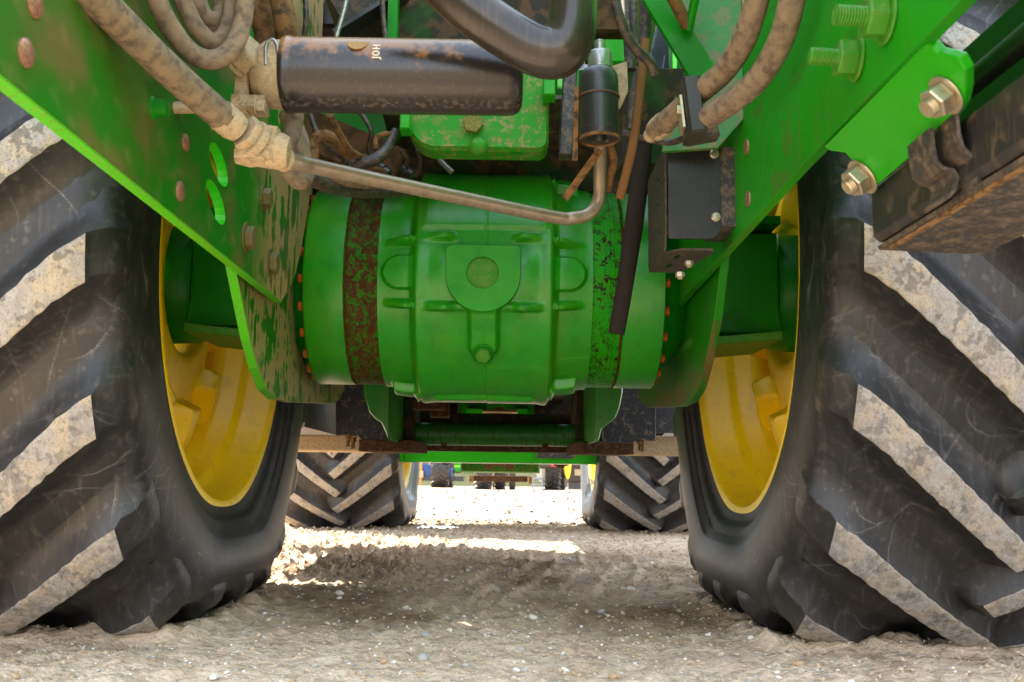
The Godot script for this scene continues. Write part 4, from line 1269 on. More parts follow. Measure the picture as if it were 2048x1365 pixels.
	tb.box(Vector3(-0.0448, 0.4670, -4.2500), Vector3(0.74, 0.040, 0.05), 0.003)
	part("tie_bar", [[tb, M.rust_dark]], root)
	var pnl := Acc.new()
	pnl.box(Vector3(-0.0591, 0.5872, -4.4000), Vector3(0.80, 0.05, 0.2), 0.006)
	part("cross_plate", [[pnl, M.iron]], root)
	var sp := Acc.new()
	sp.box(Vector3(-0.2777, 0.5927, -3.6000), Vector3(0.11, 0.03, 0.10), 0.006)
	sp.box(Vector3(-0.2444, 0.5818, -3.7000), Vector3(0.07, 0.05, 0.08), 0.008)
	part("drop_bracket", [[sp, M.rust_dark]], root)
	# front axle beam, its black plate, front housing and weight bracket
	var fa := Acc.new()
	var p0: Vector3 = Vector3(-0.6491, 0.4634, -6.3500)
	var p1: Vector3 = Vector3(0.6347, 0.4677, -6.3500)
	fa.box((p0 + p1) * 0.5, Vector3(p1.x - p0.x, 0.072, 0.22), 0.012)
	part("front_axle_beam", [[fa, M.green_bright]], root)
	for q in [Vector3(-0.6601, 0.4809, -6.3000), Vector3(0.6234, 0.4728, -6.3000)]:
		var b := Acc.new()
		b.box(q + Vector3(0, 0.03, -0.02), Vector3(0.03, 0.17, 0.30), 0.006, Basis(Vector3.BACK, 0.2 if q.x < 0 else -0.2))
		part("axle_gusset", [[b, M.green_bright]], root)
	var bp := Acc.new()
	bp.box(Vector3(0.3113, 0.4851, -6.2000), Vector3(0.235, 0.046, 0.008), 0.002)
	part("black_plate", [[bp, M.black_scuffed]], root)
	var fh := Acc.new()
	fh.box(Vector3(-0.0401, 0.4228, -7.6000) + Vector3(0, 0.02, -0.2), Vector3(0.60, 0.13, 0.5), 0.02)
	part("front_housing", [[fh, M.green_muddy]], root)
	var tab := Acc.new()
	tab.box(Vector3(-0.0428, 0.4348, -7.3800), Vector3(0.22, 0.035, 0.02), 0.004)
	tab.box(Vector3(-0.1193, 0.4084, -7.3800), Vector3(0.05, 0.02, 0.016), 0.003)
	tab.box(Vector3(0.0344, 0.4104, -7.3800), Vector3(0.05, 0.02, 0.016), 0.003)
	part("front_tab", [[tab, M.rust_dust]], root)
	var wb := Acc.new()
	wb.box(Vector3(-0.0397, 0.3326, -8.6000), Vector3(0.50, 0.050, 0.2), 0.006)
	part("weight_bar", [[wb, M.rust_dark]], root)
	for q in [Vector3(-0.2826, 0.3295, -8.4800), Vector3(0.2088, 0.3234, -8.4800)]:
		var b := Acc.new()
		b.box(q, Vector3(0.035, 0.056, 0.22), 0.004)
		part("weight_bracket", [[b, M.rust_dust]], root)
	tube_part("hanging_pin", root, [Vector3(-0.0976, 0.2986, -8.5000), Vector3(-0.0967, 0.2403, -8.5000)], 0.006, M.rust_dark, 8)
	for q in [Vector3(-0.4242, 0.4417, -7.2000), Vector3(0.3978, 0.4311, -7.2000)]:
		var b := Acc.new()
		b.lathe(q + Vector3(0, 0.03, 0), Vector3.DOWN, [Vector2(0, 0), Vector2(0, 0.09), Vector2(0.015, 0.085), Vector2(0.02, 0.06), Vector2(0.03, 0.05), Vector2(0.035, 0.03), Vector2(0.045, 0.02), Vector2(0.045, 0)], 20)
		part("steering_knuckle", [[b, M.rust_dark]], root)
	# pale green driveline seen through the gap
	var dv := Acc.new()
	dv.box(Vector3(-0.0562, 0.6889, -5.6000), Vector3(0.50, 0.15, 0.12), 0.012)
	dv.box(Vector3(-0.1621, 0.6702, -5.5000), Vector3(0.11, 0.09, 0.12), 0.012)
	dv.box(Vector3(0.0769, 0.6734, -5.5000), Vector3(0.09, 0.09, 0.12), 0.012)
	part("driveline_housing", [[dv, M.green_bright]], root)
	var ds := Acc.new()
	ds.lathe(Vector3(-0.0322, 0.6172, -4.6000), Vector3(0, 0, -1), [Vector2(0, 0), Vector2(0, 0.045), Vector2(0.05, 0.05), Vector2(0.06, 0.03), Vector2(1.4, 0.03)], 20)
	ds.box(Vector3(-0.0277, 0.6392, -4.5500), Vector3(0.16, 0.012, 0.1), 0.003)
	part("drive_shaft", [[ds, M.dust_metal]], root)
	# top row of dim parts behind the filter
	var tr := [
		["firewall", Vector3(-0.0598, 1.9166, -2.8000), Vector3(0.60, 0.62, 0.03), M.iron, 0.006, Basis()],
		["rear_web", Vector3(-0.3699, 0.6870, -4.5500), Vector3(0.30, 0.22, 0.03), M.iron, 0.006, Basis()],
		["rear_web", Vector3(0.2792, 0.6958, -4.5500), Vector3(0.30, 0.24, 0.03), M.iron, 0.006, Basis()],
		["cross_beam", Vector3(-0.4917, 1.5318, -2.5000), Vector3(0.5, 0.075, 0.08), M.black_paint, 0.012, Basis()],
		["battery_box", Vector3(-0.3314, 1.4123, -2.2000), Vector3(0.16, 0.10, 0.2), M.black_grey, 0.01, Basis(Vector3.BACK, 0.55)],
		["battery_rim", Vector3(-0.3145, 1.3615, -2.1200), Vector3(0.19, 0.012, 0.06), M.black_paint, 0.003, Basis(Vector3.BACK, 0.60)],
		["green_strut", Vector3(-0.2624, 1.3761, -2.1000), Vector3(0.024, 0.24, 0.03), M.green, 0.004, Basis()],
		["engine_cover", Vector3(-0.1205, 1.4404, -2.2000), Vector3(0.28, 0.26, 0.08), M.iron, 0.01, Basis()],
		["heat_shield", Vector3(-0.0439, 1.1835, -2.4500), Vector3(0.52, 0.012, 0.5), M.black_dirty, 0.003, Basis(Vector3.RIGHT, -0.10)],
		["tank_shell", Vector3(0.2455, 1.4194, -2.3000), Vector3(0.12, 0.10, 0.2), M.brown_panel, 0.01, Basis()],
		["pump_body", Vector3(0.2274, 1.2649, -2.1000), Vector3(0.055, 0.06, 0.06), M.green_bright, 0.012, Basis()],
		["cab_panel", Vector3(0.4851, 1.8271, -3.2000), Vector3(0.10, 0.14, 0.05), M.pale_grey, 0.03, Basis()],
		["cab_panel", Vector3(0.2805, 1.8317, -3.0000), Vector3(0.06, 0.12, 0.05), M.pale_grey, 0.01, Basis()],
		["hinge_plate", Vector3(0.1284, 1.1465, -2.1500), Vector3(0.03, 0.20, 0.05), M.black_dirty, 0.005, Basis(Vector3.BACK, -0.05)],
		["valve_body", Vector3(0.1431, 1.2530, -2.3000), Vector3(0.06, 0.12, 0.06), M.green, 0.02, Basis()],
		["frame_web", Vector3(-0.3990, 1.2061, -2.4000), Vector3(0.20, 0.20, 0.02), M.green, 0.005, Basis(Vector3.BACK, 0.6)],
		["side_casting", Vector3(0.3206, 1.1443, -2.2000), Vector3(0.16, 0.24, 0.12), M.iron, 0.02, Basis()],
		["mud_shelf", Vector3(-0.3802, 1.1080, -2.3000), Vector3(0.26, 0.10, 0.06), M.brown_panel, 0.01, Basis(Vector3.BACK, -0.4)],
	]
	for q in tr:
		var b := Acc.new()
		b.box(q[1], q[2], q[4], q[5])
		part(q[0], [[b, q[3]]], root)
	tube_part("corrugated_cable", root, [Vector3(-0.3445, 1.4038, -2.0000), Vector3(-0.3523, 1.3250, -2.0000), Vector3(-0.3686, 1.2523, -2.0000)], 0.0055, M.steel, 10, 0.08)
	tube_part("dark_pipe", root, [Vector3(-0.1351, 1.0563, -2.3000), Vector3(-0.1655, 1.0866, -2.3000), Vector3(-0.1684, 1.1112, -2.3000)], 0.008, M.steel, 10)

# ---------------------------------------------------------------- ground
var fn_a := FastNoiseLite.new()
var fn_b := FastNoiseLite.new()
var fn_c := FastNoiseLite.new()
var fn_d := FastNoiseLite.new()

func ground_height(x: float, z: float) -> float:
	var d := -z
	var h := fn_a.get_noise_2d(x, z) * 0.010
	h += fn_b.get_noise_2d(x, z) * 0.008
	# churned clods on the left between the wheels
	var churn := smoothstep(2.6, 3.6, d) * (1.0 - smoothstep(5.6, 7.5, d)) * (1.0 - smoothstep(-0.55, 0.15, x - 0.12 * (d - 4.0)))
	churn = maxf(churn, 0.22)
	var c := fn_c.get_noise_2d(x, z * 0.8)
	h += maxf(0.0, c - 0.02) * 0.058 * churn
	# bent tread marks in the middle
	var q := x - 0.20 * (d - 2.9) + 0.05 * (d - 2.9) * (d - 2.9)
	var m := exp(-pow((d - 3.5) / 1.35, 4.0)) * exp(-pow((q - 0.06) / 0.36, 4.0))
	h += 0.019 * m * pow(maxf(0.0, sin(q * 58.0 + 1.8 * fn_a.get_noise_2d(x * 2.0, z * 2.0))), 3.0) * (0.6 + fn_b.get_noise_2d(x * 0.7, z * 0.7))
	# earth squeezed up round the foot of each tyre
	for w in [[-1.055, 2.55], [0.945, 2.55], [-1.035, 6.9], [0.955, 6.9]]:
		var ex := absf(x - w[0]) - 0.37
		var ez := absf(d - w[1]) - 0.40
		if ex < 0.25 and ez < 0.25:
			var away := maxf(ex, ez) if (ex < 0.0 and ez < 0.0) else Vector2(maxf(ex, 0.0), maxf(ez, 0.0)).length()
			h += 0.026 * exp(-pow((away - 0.02) / 0.05, 2.0)) * (0.7 + 0.8 * fn_c.get_noise_2d(x, z))
	# shallow banks beside the tyres, and a hollow that holds the puddle
	h -= 0.030 * exp(-Vector2((x + 0.52) / 0.28, (d - 7.15) / 0.35).length_squared())
	h += 0.007 * maxf(0.0, fn_d.get_noise_2d(x, z) - 0.05) * (1.0 - smoothstep(4.0, 7.0, d))
	var flat := 1.0 - smoothstep(9.0, 16.0, d) * 0.3
	return h * flat - 0.001

func make_ground() -> MeshInstance3D:
	fn_a.seed = 5
	fn_a.frequency = 0.9
	fn_a.fractal_octaves = 3
	fn_b.seed = 9
	fn_b.frequency = 7.0
	fn_b.fractal_octaves = 3
	fn_d.seed = 33
	fn_d.frequency = 34.0
	fn_d.fractal_octaves = 2
	fn_c.seed = 21
	fn_c.frequency = 15.0
	fn_c.fractal_octaves = 4
	var xs := PackedFloat32Array()
	var cols := 440
	for i in cols + 1:
		var t := 2.0 * i / cols - 1.0
		xs.append(3.4 * (0.62 * t + 0.38 * t * t * t))
	var zs := PackedFloat32Array()
	var d := 0.5
	while d < 46.0:
		zs.append(-d)
		d += maxf(0.009, 0.0074 * d)
	var rows := zs.size() - 1
	var hs := PackedFloat32Array()
	hs.resize((rows + 1) * (cols + 1))
	var g := PackedVector3Array()
	g.resize((rows + 1) * (cols + 1))
	var k := 0
	for j in rows + 1:
		for i in cols + 1:
			g[k] = Vector3(xs[i], ground_height(xs[i], zs[j]), zs[j])
			k += 1
	var near := Acc.new()
	near.grid(cols, rows, g, false, false, PackedVector2Array(), 0)
	if near.n[near.n.size() / 2].y < 0:
		near._orient(0, 0, -1)
	var far := Acc.new()
	var y := -0.012
	for r in [[-400.0, -3.4, -46.0, -0.5], [3.4, 400.0, -46.0, -0.5], [-400.0, 400.0, -400.0, -46.0], [-400.0, 400.0, -0.5, 400.0]]:
		far.quad(Vector3(r[0], y, r[3]), Vector3(r[1], y, r[3]), Vector3(r[1], y, r[2]), Vector3(r[0], y, r[2]))
	for t in range(0, far.idx.size(), 3):
		if far.n[far.idx[t]].y < 0:
			far._swap(t)
	var me := ArrayMesh.new()
	# damp, darker earth in patches between the wheels
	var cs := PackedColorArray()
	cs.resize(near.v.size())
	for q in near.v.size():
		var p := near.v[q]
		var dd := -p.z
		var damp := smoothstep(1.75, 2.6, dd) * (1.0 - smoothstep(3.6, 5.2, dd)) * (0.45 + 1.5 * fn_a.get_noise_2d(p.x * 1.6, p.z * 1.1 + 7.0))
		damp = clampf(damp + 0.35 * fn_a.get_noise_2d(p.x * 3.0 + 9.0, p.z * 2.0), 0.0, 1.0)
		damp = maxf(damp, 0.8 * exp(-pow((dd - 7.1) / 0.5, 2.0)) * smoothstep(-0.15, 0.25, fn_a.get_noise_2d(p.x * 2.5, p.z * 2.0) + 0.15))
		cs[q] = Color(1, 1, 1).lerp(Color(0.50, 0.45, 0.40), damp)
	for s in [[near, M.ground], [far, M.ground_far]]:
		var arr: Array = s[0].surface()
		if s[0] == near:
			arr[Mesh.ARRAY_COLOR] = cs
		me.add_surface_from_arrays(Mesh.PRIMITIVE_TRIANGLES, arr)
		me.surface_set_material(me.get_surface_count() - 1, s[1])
	var o := MeshInstance3D.new()
	o.mesh = me
	place(o, "ground", self, Vector3.ZERO)
	o.set_meta("kind", "structure")
	o.set_meta("label", "rutted tan gravel yard strewn with small pale stones")
	o.set_meta("category", "ground")
	return o

func stone_mesh(sd: int) -> ArrayMesh:
	var a := Acc.new()
	var rg := RandomNumberGenerator.new()
	rg.seed = sd
	var pts: Array = []
	for q in 14:
		var v := Vector3(rg.randfn(), rg.randfn(), rg.randfn()).normalized()
		pts.append(v * rg.randf_range(0.8, 1.1) * Vector3(1.0, 0.62, 0.8))
	# facets of a lumpy octahedron split once, pushed to the nearest of the random points
	var base := [Vector3.UP, Vector3.RIGHT, Vector3.BACK, Vector3.LEFT, Vector3.FORWARD, Vector3.DOWN]
	var faces := [[0, 1, 2], [0, 2, 3], [0, 3, 4], [0, 4, 1], [5, 2, 1], [5, 3, 2], [5, 4, 3], [5, 1, 4]]
	var mv := func(p: Vector3) -> Vector3:
		var u := p.normalized()
		var r := 0.0
		for c in pts:
			r = maxf(r, 0.62 + 0.4 * pow(maxf(0.0, u.dot(c.normalized())), 6.0) * c.length())
		return u * r * Vector3(1.0, 0.66, 0.82)
	for f in faces:
		var p: Vector3 = base[f[0]]
		var q: Vector3 = base[f[1]]
		var r: Vector3 = base[f[2]]
		var pq := (p + q) * 0.5
		var qr := (q + r) * 0.5
		var rp := (r + p) * 0.5
		for t in [[p, pq, rp], [pq, q, qr], [rp, qr, r], [pq, qr, rp]]:
			a.tri(mv.call(t[0]), mv.call(t[1]), mv.call(t[2]))
	for t in range(0, a.idx.size(), 3):
		if a.n[a.idx[t]].dot(a.v[a.idx[t]]) < 0:
			a._swap(t)
	var me := ArrayMesh.new()
	me.add_surface_from_arrays(Mesh.PRIMITIVE_TRIANGLES, a.surface())
	return me

func stones(ground: Node3D) -> void:
	var kinds: Array = []
	for q in 5:
		kinds.append(stone_mesh(40 + q))
	var mats := [M.stone_white, M.stone_grey, M.stone_tan]
	var named := 0
	# the largest stones one by one
	while named < 190:
		var d := 1.62 * pow(4.2, rng.randf())
		var x := rng.randf_range(-0.56, 0.56) * d
		if absf(x + 0.055) > 0.66 and absf(x) < 1.45 and d > 1.75 and d < 3.4:
			continue
		var r := rng.randf_range(0.006, 0.0125) * (0.75 + 0.25 * d / 1.7) * (0.8 if rng.randf() < 0.7 else 1.25)
		var o := MeshInstance3D.new()
		o.mesh = kinds[named % 5]
		o.material_override = mats[[0, 1, 0, 2, 1, 0, 2][rng.randi() % 7]]
		place(o, "stone", ground, Vector3(x, ground_height(x, -d) + r * 0.25, -d))
		o.basis = Basis.from_euler(Vector3(rng.randf_range(-0.4, 0.4), rng.randf() * TAU, rng.randf_range(-0.4, 0.4))).scaled(Vector3.ONE * r)
		named += 1
	for set_of in [["gravel", M.stone_mixed, 6000, 0.0018, 0.0055, "scattered pale gravel chips lying all over the yard", true], ["mud_clods", M.clod, 800, 0.004, 0.011, "dark mud clods strewn over the bright yard ahead of the tractor", false], ["mud_crumbs", M.crumb, 9000, 0.003, 0.009, "loose tan mud crumbs on the churned ground", false]]:
		var mm := MultiMesh.new()
		mm.transform_format = MultiMesh.TRANSFORM_3D
		mm.use_colors = set_of[6]
		mm.mesh = stone_mesh(77 if set_of[6] else 78)
		mm.instance_count = set_of[2]
		for k in int(set_of[2]):
			var d := 1.5 * pow(5.6, rng.randf())
			var x := rng.randf_range(-0.58, 0.58) * d
			if set_of[0] == "mud_clods":
				d = 7.6 + 18.0 * pow(rng.randf(), 2.2)
				x = rng.randf_range(-1.6, 1.6)
			elif not set_of[6] and k % 3 > 0:
				d = rng.randf_range(3.0, 8.2)
				x = rng.randf_range(-0.9, 0.5) - 0.1 * d if k % 3 == 1 else rng.randf_range(-1.3, 1.3)
			var r := rng.randf_range(set_of[3], set_of[4]) * (0.7 + 0.3 * d / 1.7)
			if rng.randf() < 0.7:
				r *= 0.65
			mm.set_instance_transform(k, Transform3D(Basis.from_euler(Vector3(rng.randf() * 0.6, rng.randf() * TAU, rng.randf() * 0.6)).scaled(Vector3.ONE * r), Vector3(x, ground_height(x, -d) + r * 0.2, -d)))
			if set_of[6]:
				var gq := rng.randf_range(0.2, 0.8)
				var wm := rng.randf_range(0.0, 0.35)
				mm.set_instance_color(k, Color(gq, gq * (1.0 - 0.25 * wm), gq * (1.0 - 0.6 * wm)))
		var o := MultiMeshInstance3D.new()
		o.multimesh = mm
		o.material_override = set_of[1]
		place(o, set_of[0], self, Vector3.ZERO)
		o.set_meta("kind", "stuff")
		o.set_meta("label", set_of[5])
		o.set_meta("category", "gravel" if set_of[6] else "mud")

# ---------------------------------------------------------------- far things across the yard
func far_wheel(parent: Node3D, c: Vector3, r: float, wd: float, rim: Material, axis := Vector3.RIGHT) -> void:
	var w := Node3D.new()
	place(w, "wheel", parent, c)
	var t := Acc.new()
	t.lathe(c - axis * wd * 0.5, axis, [Vector2(0, r * 0.55), Vector2(0.02, r * 0.86), Vector2(wd * 0.15, r * 0.96), Vector2(wd * 0.85, r * 0.96), Vector2(wd - 0.02, r * 0.86), Vector2(wd, r * 0.55)], 36)
	var side := Vector3.UP
	var fw := axis.cross(side)
	for q in 22:
		for row in [-1.0, 1.0]:
			var a := TAU * (q + (0.25 if row > 0 else -0.25)) / 22.0
			var rd := side * cos(a) + fw * sin(a)
			var tg := (side * -sin(a) + fw * cos(a))
			var bx: Vector3 = (axis * row + tg * 0.8).normalized()
			t.box(c + rd * r * 0.975 + axis * row * wd * 0.24, Vector3(wd * 0.6, r * 0.06, r * 0.07), 0.004, Basis(bx, rd, bx.cross(rd).normalized()))
	part("tyre", [[t, M.rubber]], w)
	var h := Acc.new()
	h.lathe(c - axis * wd * 0.5, axis, [Vector2(0.0, r * 0.57), Vector2(0.03, r * 0.5), Vector2(wd * 0.3, r * 0.44), Vector2(wd * 0.35, 0.0), Vector2(wd * 0.65, 0), Vector2(wd * 0.7, r * 0.44), Vector2(wd - 0.03, r * 0.5), Vector2(wd, r * 0.57)], 28)
	part("rim", [[h, rim]], w)

func bx_part(called: String, root: Node3D, c: Vector3, size: Vector3, m: Material, bev := 0.02, b := Basis()) -> MeshInstance3D:
	var a := Acc.new()
	a.box(c, size, bev, b)
	return part(called, [[a, m]], root)

func distance_things() -> void:
	# grass bank behind the yard
	var g := PackedVector3Array()
	for j in 25:
		for i in 121:
			var x := -60.0 + i
			var z := -36.0 - j * 3.0
			var h := 0.02 + 2.2 * smoothstep(0.0, 60.0, j * 3.0) + fn_a.get_noise_2d(x * 0.2, z * 0.2) * 0.12
			if j == 0:
				h = -0.15
			g.append(Vector3(x, h, z + fn_a.get_noise_2d(x * 0.4, 3.0) * 0.6))
	var a := Acc.new()
	a.grid(120, 24, g)
	var gr := part("grass_bank", [[a, M.grass]], self)
	gr.set_meta("kind", "structure")
	gr.set_meta("label", "mown yellowish grass bank rising behind the yard")
	gr.set_meta("category", "grass")
	# grey building clad in upright ribbed sheets
	var b0: Vector3 = Vector3(2.6183, -0.1870, -42.0000)
	var bl := thing("storage_building", "long grey building clad in ribbed metal sheet, right of the far tractors", "building", Vector3(b0.x + 8.0, 0, -48.0))
	for q in 40:
		var sh := Acc.new()
		var x := b0.x - 1.0 + q * 0.42
		sh.prism(Vector3(x, -0.1, -44.0), Vector3.RIGHT, Vector3.BACK, Vector3.UP, [Vector2(0, 0), Vector2(0.417, 0), Vector2(0.417, 0.03), Vector2(0.12, 0.03), Vector2(0.10, 0.065), Vector2(0.03, 0.065), Vector2(0.01, 0.03), Vector2(0, 0.03)], 4.6, 0.004)
		part("cladding_panel", [[sh, M.cladding]], bl)
	bx_part("wall", bl, Vector3(b0.x + 7.0, 2.2, -48.1), Vector3(16.0, 4.4, 8.0), M.cladding)
	bx_part("roof", bl, Vector3(b0.x + 7.0, 4.65, -48.0), Vector3(17.0, 0.3, 9.0), M.pale_grey, 0.05)
	bx_part("wall_sign", bl, Vector3(b0.x + 0.75, 0.80, -43.85), Vector3(0.95, 0.42, 0.05), M.white, 0.005)
	# blue truck chassis with a pale grille, left
	var tz := -33.5
	var o1: Vector3 = Vector3(-2.8514, 0.0522, -33.5000)
	var tk := thing("blue_truck", "blue engined truck with pale grille and knobbly tyres beyond left front wheel", "truck", Vector3(o1.x, 0, tz))
	bx_part("frame_rail", tk, Vector3(o1.x + 0.3, 0.30, tz), Vector3(2.4, 0.16, 1.0), M.black_paint)
	bx_part("engine", tk, Vector3(o1.x + 0.35, 0.56, tz + 0.2), Vector3(0.55, 0.42, 0.6), M.blue, 0.06)
	bx_part("engine", tk, Vector3(o1.x + 0.9, 0.50, tz + 0.2), Vector3(0.40, 0.30, 0.5), M.blue, 0.06)
	bx_part("fuel_tank", tk, Vector3(o1.x - 0.2, 0.54, tz + 0.2), Vector3(0.4, 0.34, 0.5), M.blue, 0.08)
	var gl := bx_part("grille", tk, Vector3(o1.x + 0.25, 1.02, tz), Vector3(1.5, 0.46, 0.5), M.pale_grey, 0.03)
	for q in 11:
		bx_part("grille_slat", gl, Vector3(o1.x - 0.42 + q * 0.134, 1.02, tz + 0.27), Vector3(0.05, 0.40, 0.03), M.black_grey, 0.008)
	bx_part("post", tk, Vector3(o1.x + 0.1, 0.85, tz + 0.6), Vector3(0.09, 1.5, 0.09), M.dust, 0.01)
	bx_part("step", tk, Vector3(o1.x + 0.02, 0.42, tz + 0.6), Vector3(0.35, 0.22, 0.2), M.dust_metal, 0.02)
	far_wheel(tk, Vector3(Vector3(-2.1155, 0.4214, -33.0000).x, 0.58, -33.0), 0.60, 0.60, M.black_paint)
	far_wheel(tk, Vector3(Vector3(-1.9327, 0.4285, -34.4000).x, 0.52, -34.4), 0.54, 0.36, M.black_paint)
	far_wheel(tk, Vector3(o1.x - 1.6, 0.55, -33.5), 0.58, 0.5, M.black_paint)
	bx_part("axle", tk, Vector3(o1.x + 0.2, 0.55, -33.7), Vector3(2.0, 0.12, 0.12), M.black_paint)
	bx_part("mudguard", tk, Vector3(Vector3(-2.3355, 0.7431, -33.0000).x, 0.95, -33.2), Vector3(0.34, 0.5, 0.5), M.tan_paint, 0.08)
	# green harvester parts with a yellow stripe
	var hz := -58.0
	var h0: Vector3 = Vector3(-2.9487, 0.7796, -58.0000)
	var hv := thing("green_harvester", "far green harvester with yellow side stripes above grass bank", "harvester", Vector3(h0.x, 1.0, hz))
	bx_part("body", hv, Vector3(h0.x, 1.25, hz), Vector3(2.3, 1.2, 2.2), M.green_bright, 0.12)
	bx_part("header", hv, Vector3(h0.x - 0.2, 0.78, hz + 1.4), Vector3(2.6, 0.35, 0.8), M.green_bright, 0.1)
	for q in 2:
		bx_part("stripe", hv, Vector3(h0.x + 0.1, 0.95 + q * 0.32, hz + 1.115), Vector3(1.9, 0.09, 0.03), M.yellow, 0.005)
	bx_part("window", hv, Vector3(h0.x + 0.2, 2.1, hz), Vector3(1.6, 0.7, 1.6), M.tint_dark, 0.06)
	far_wheel(hv, Vector3(h0.x - 1.0, 0.9, hz + 0.4), 0.62, 0.5, M.yellow)
	far_wheel(hv, Vector3(h0.x + 1.0, 0.9, hz + 0.4), 0.62, 0.5, M.yellow)
	# tractor whose lower wheels show below the weight bar
	var m0: Vector3 = Vector3(-0.4009, 0.0071, -30.0000)
	var mt := thing("parked_tractor", "parked green tractor hidden but for two lugged wheels under weight bar", "tractor", Vector3(m0.x, 0, -30.0))
	far_wheel(mt, Vector3(Vector3(-0.6444, 0.1394, -29.5000).x, 0.66, -29.5), 0.70, 0.52, M.yellow)
	far_wheel(mt, Vector3(Vector3(-0.1507, 0.1425, -30.0000).x, 0.66, -30.0), 0.70, 0.34, M.yellow)
	bx_part("body", mt, Vector3(m0.x, 1.5, -30.5), Vector3(0.9, 0.9, 2.6), M.green_bright, 0.1)
	var rl := thing("yard_roller", "small black roller standing right of parked tractor wheels", "roller", Vector3(Vector3(0.2073, 0.0149, -30.0000).x, 0, -30.0))
	var ra := Acc.new()
	ra.lathe(Vector3(Vector3(0.1183, 0.0138, -30.0000).x, 0.30, -30.0), Vector3.RIGHT, [Vector2(0, 0), Vector2(0, 0.28), Vector2(0.02, 0.30), Vector2(0.17, 0.30), Vector2(0.19, 0.28), Vector2(0.19, 0)], 24)
	part("drum", [[ra, M.black_grey]], rl)
	bx_part("fork", rl, Vector3(Vector3(0.0590, 0.0130, -30.0000).x, 0.5, -30.0), Vector3(0.04, 0.6, 0.08), M.rust_dark, 0.008)
	bx_part("frame", rl, Vector3(Vector3(0.1777, 0.0146, -30.0000).x, 0.82, -30.0), Vector3(0.34, 0.06, 0.3), M.rust_dark, 0.008)
	# white tubular stand
	var w0: Vector3 = Vector3(0.9645, -0.0047, -30.0000)
	var ws := thing("white_stand", "low white tubular stand beside the dark tractor", "stand", Vector3(w0.x, 0, -30.0))
	for q in [[Vector3(-0.14, 0, 0), Vector3(-0.14, 0.34, 0)], [Vector3(0.14, 0, 0), Vector3(0.14, 0.34, 0)], [Vector3(-0.16, 0.34, 0), Vector3(0.16, 0.34, 0)], [Vector3(-0.14, 0.16, 0), Vector3(0.14, 0.16, 0)]]:
		tube_part("rail", ws, [w0 * Vector3(1, 0, 1) + q[0], w0 * Vector3(1, 0, 1) + q[1]], 0.028, M.white, 8)
	# dark tractor with yellow wheel rims, right
	var d0: Vector3 = Vector3(1.3803, -0.0415, -31.0000)
	var dt := thing("dark_tractor", "dark tractor with lugged tyre, yellow rims and red tail lamp", "tractor", Vector3(d0.x, 0, -31.0))
	far_wheel(dt, Vector3(Vector3(1.4184, -0.0346, -30.5000).x, 0.80, -30.5), 0.84, 0.50, M.yellow)
	bx_part("fender", dt, Vector3(Vector3(1.3504, 0.7490, -29.8000).x, 0.80, -29.75), Vector3(0.72, 0.34, 0.5), M.black_grey, 0.1)
	bx_part("tail_lamp", dt, Vector3(Vector3(1.4059, 0.6575, -29.4000).x, 0.74 , -29.49), Vector3(0.14, 0.10, 0.05), M.red, 0.01)
	for q in [[1118, 0.62, 0.10, 0.09], [1133, 0.72, 0.08, 0.07]]:
		var r := Acc.new()
		var px: Vector3 = Vector3(1.6114, 0.3121, -30.2000) if q[0] == 1118 else Vector3(1.8359, 0.3150, -30.2000)
		r.lathe(Vector3(px.x, 0.93, -30.6), Vector3(1, 0, 0.25), [Vector2(0, 0), Vector2(0.0, 0.5), Vector2(0.05, 0.60), Vector2(0.07, 0.60), Vector2(0.07, 0)], 32)
		part("wheel_rim", [[r, M.yellow]], dt)
	var tt := Acc.new()
	tt.lathe(Vector3(Vector3(1.6479, 0.3120, -30.6000).x, 0.80, -31.2), Vector3(1, 0, 0.1), [Vector2(0, 0.4), Vector2(0.02, 0.74), Vector2(0.06, 0.80), Vector2(0.20, 0.80), Vector2(0.24, 0.74), Vector2(0.25, 0.4)], 32)
	part("tyre", [[tt, M.rubber]], dt)
	bx_part("cab", dt, Vector3(d0.x, 2.1, -31.6), Vector3(1.2, 1.3, 1.4), M.black_grey, 0.1)
	# black utility bin by the building
	var u0: Vector3 = Vector3(2.2528, 0.0249, -33.0000)
	var ub := thing("utility_cart", "dark rounded utility cart parked before ribbed grey building", "cart", Vector3(u0.x, 0, -33.0))
	bx_part("body", ub, Vector3(u0.x + 0.05, 0.55, -33.0), Vector3(0.62, 0.62, 0.8), M.black_grey, 0.1)
	bx_part("lid", ub, Vector3(u0.x + 0.05, 0.90, -33.0), Vector3(0.66, 0.10, 0.84), M.black_paint, 0.04)
	bx_part("foot", ub, Vector3(u0.x + 0.05, 0.12, -33.0), Vector3(0.5, 0.24, 0.6), M.black_paint, 0.02)
	bx_part("print", ub, Vector3(u0.x + 0.1, 0.55, -32.59), Vector3(0.22, 0.20, 0.012), M.dust_metal, 0.003)

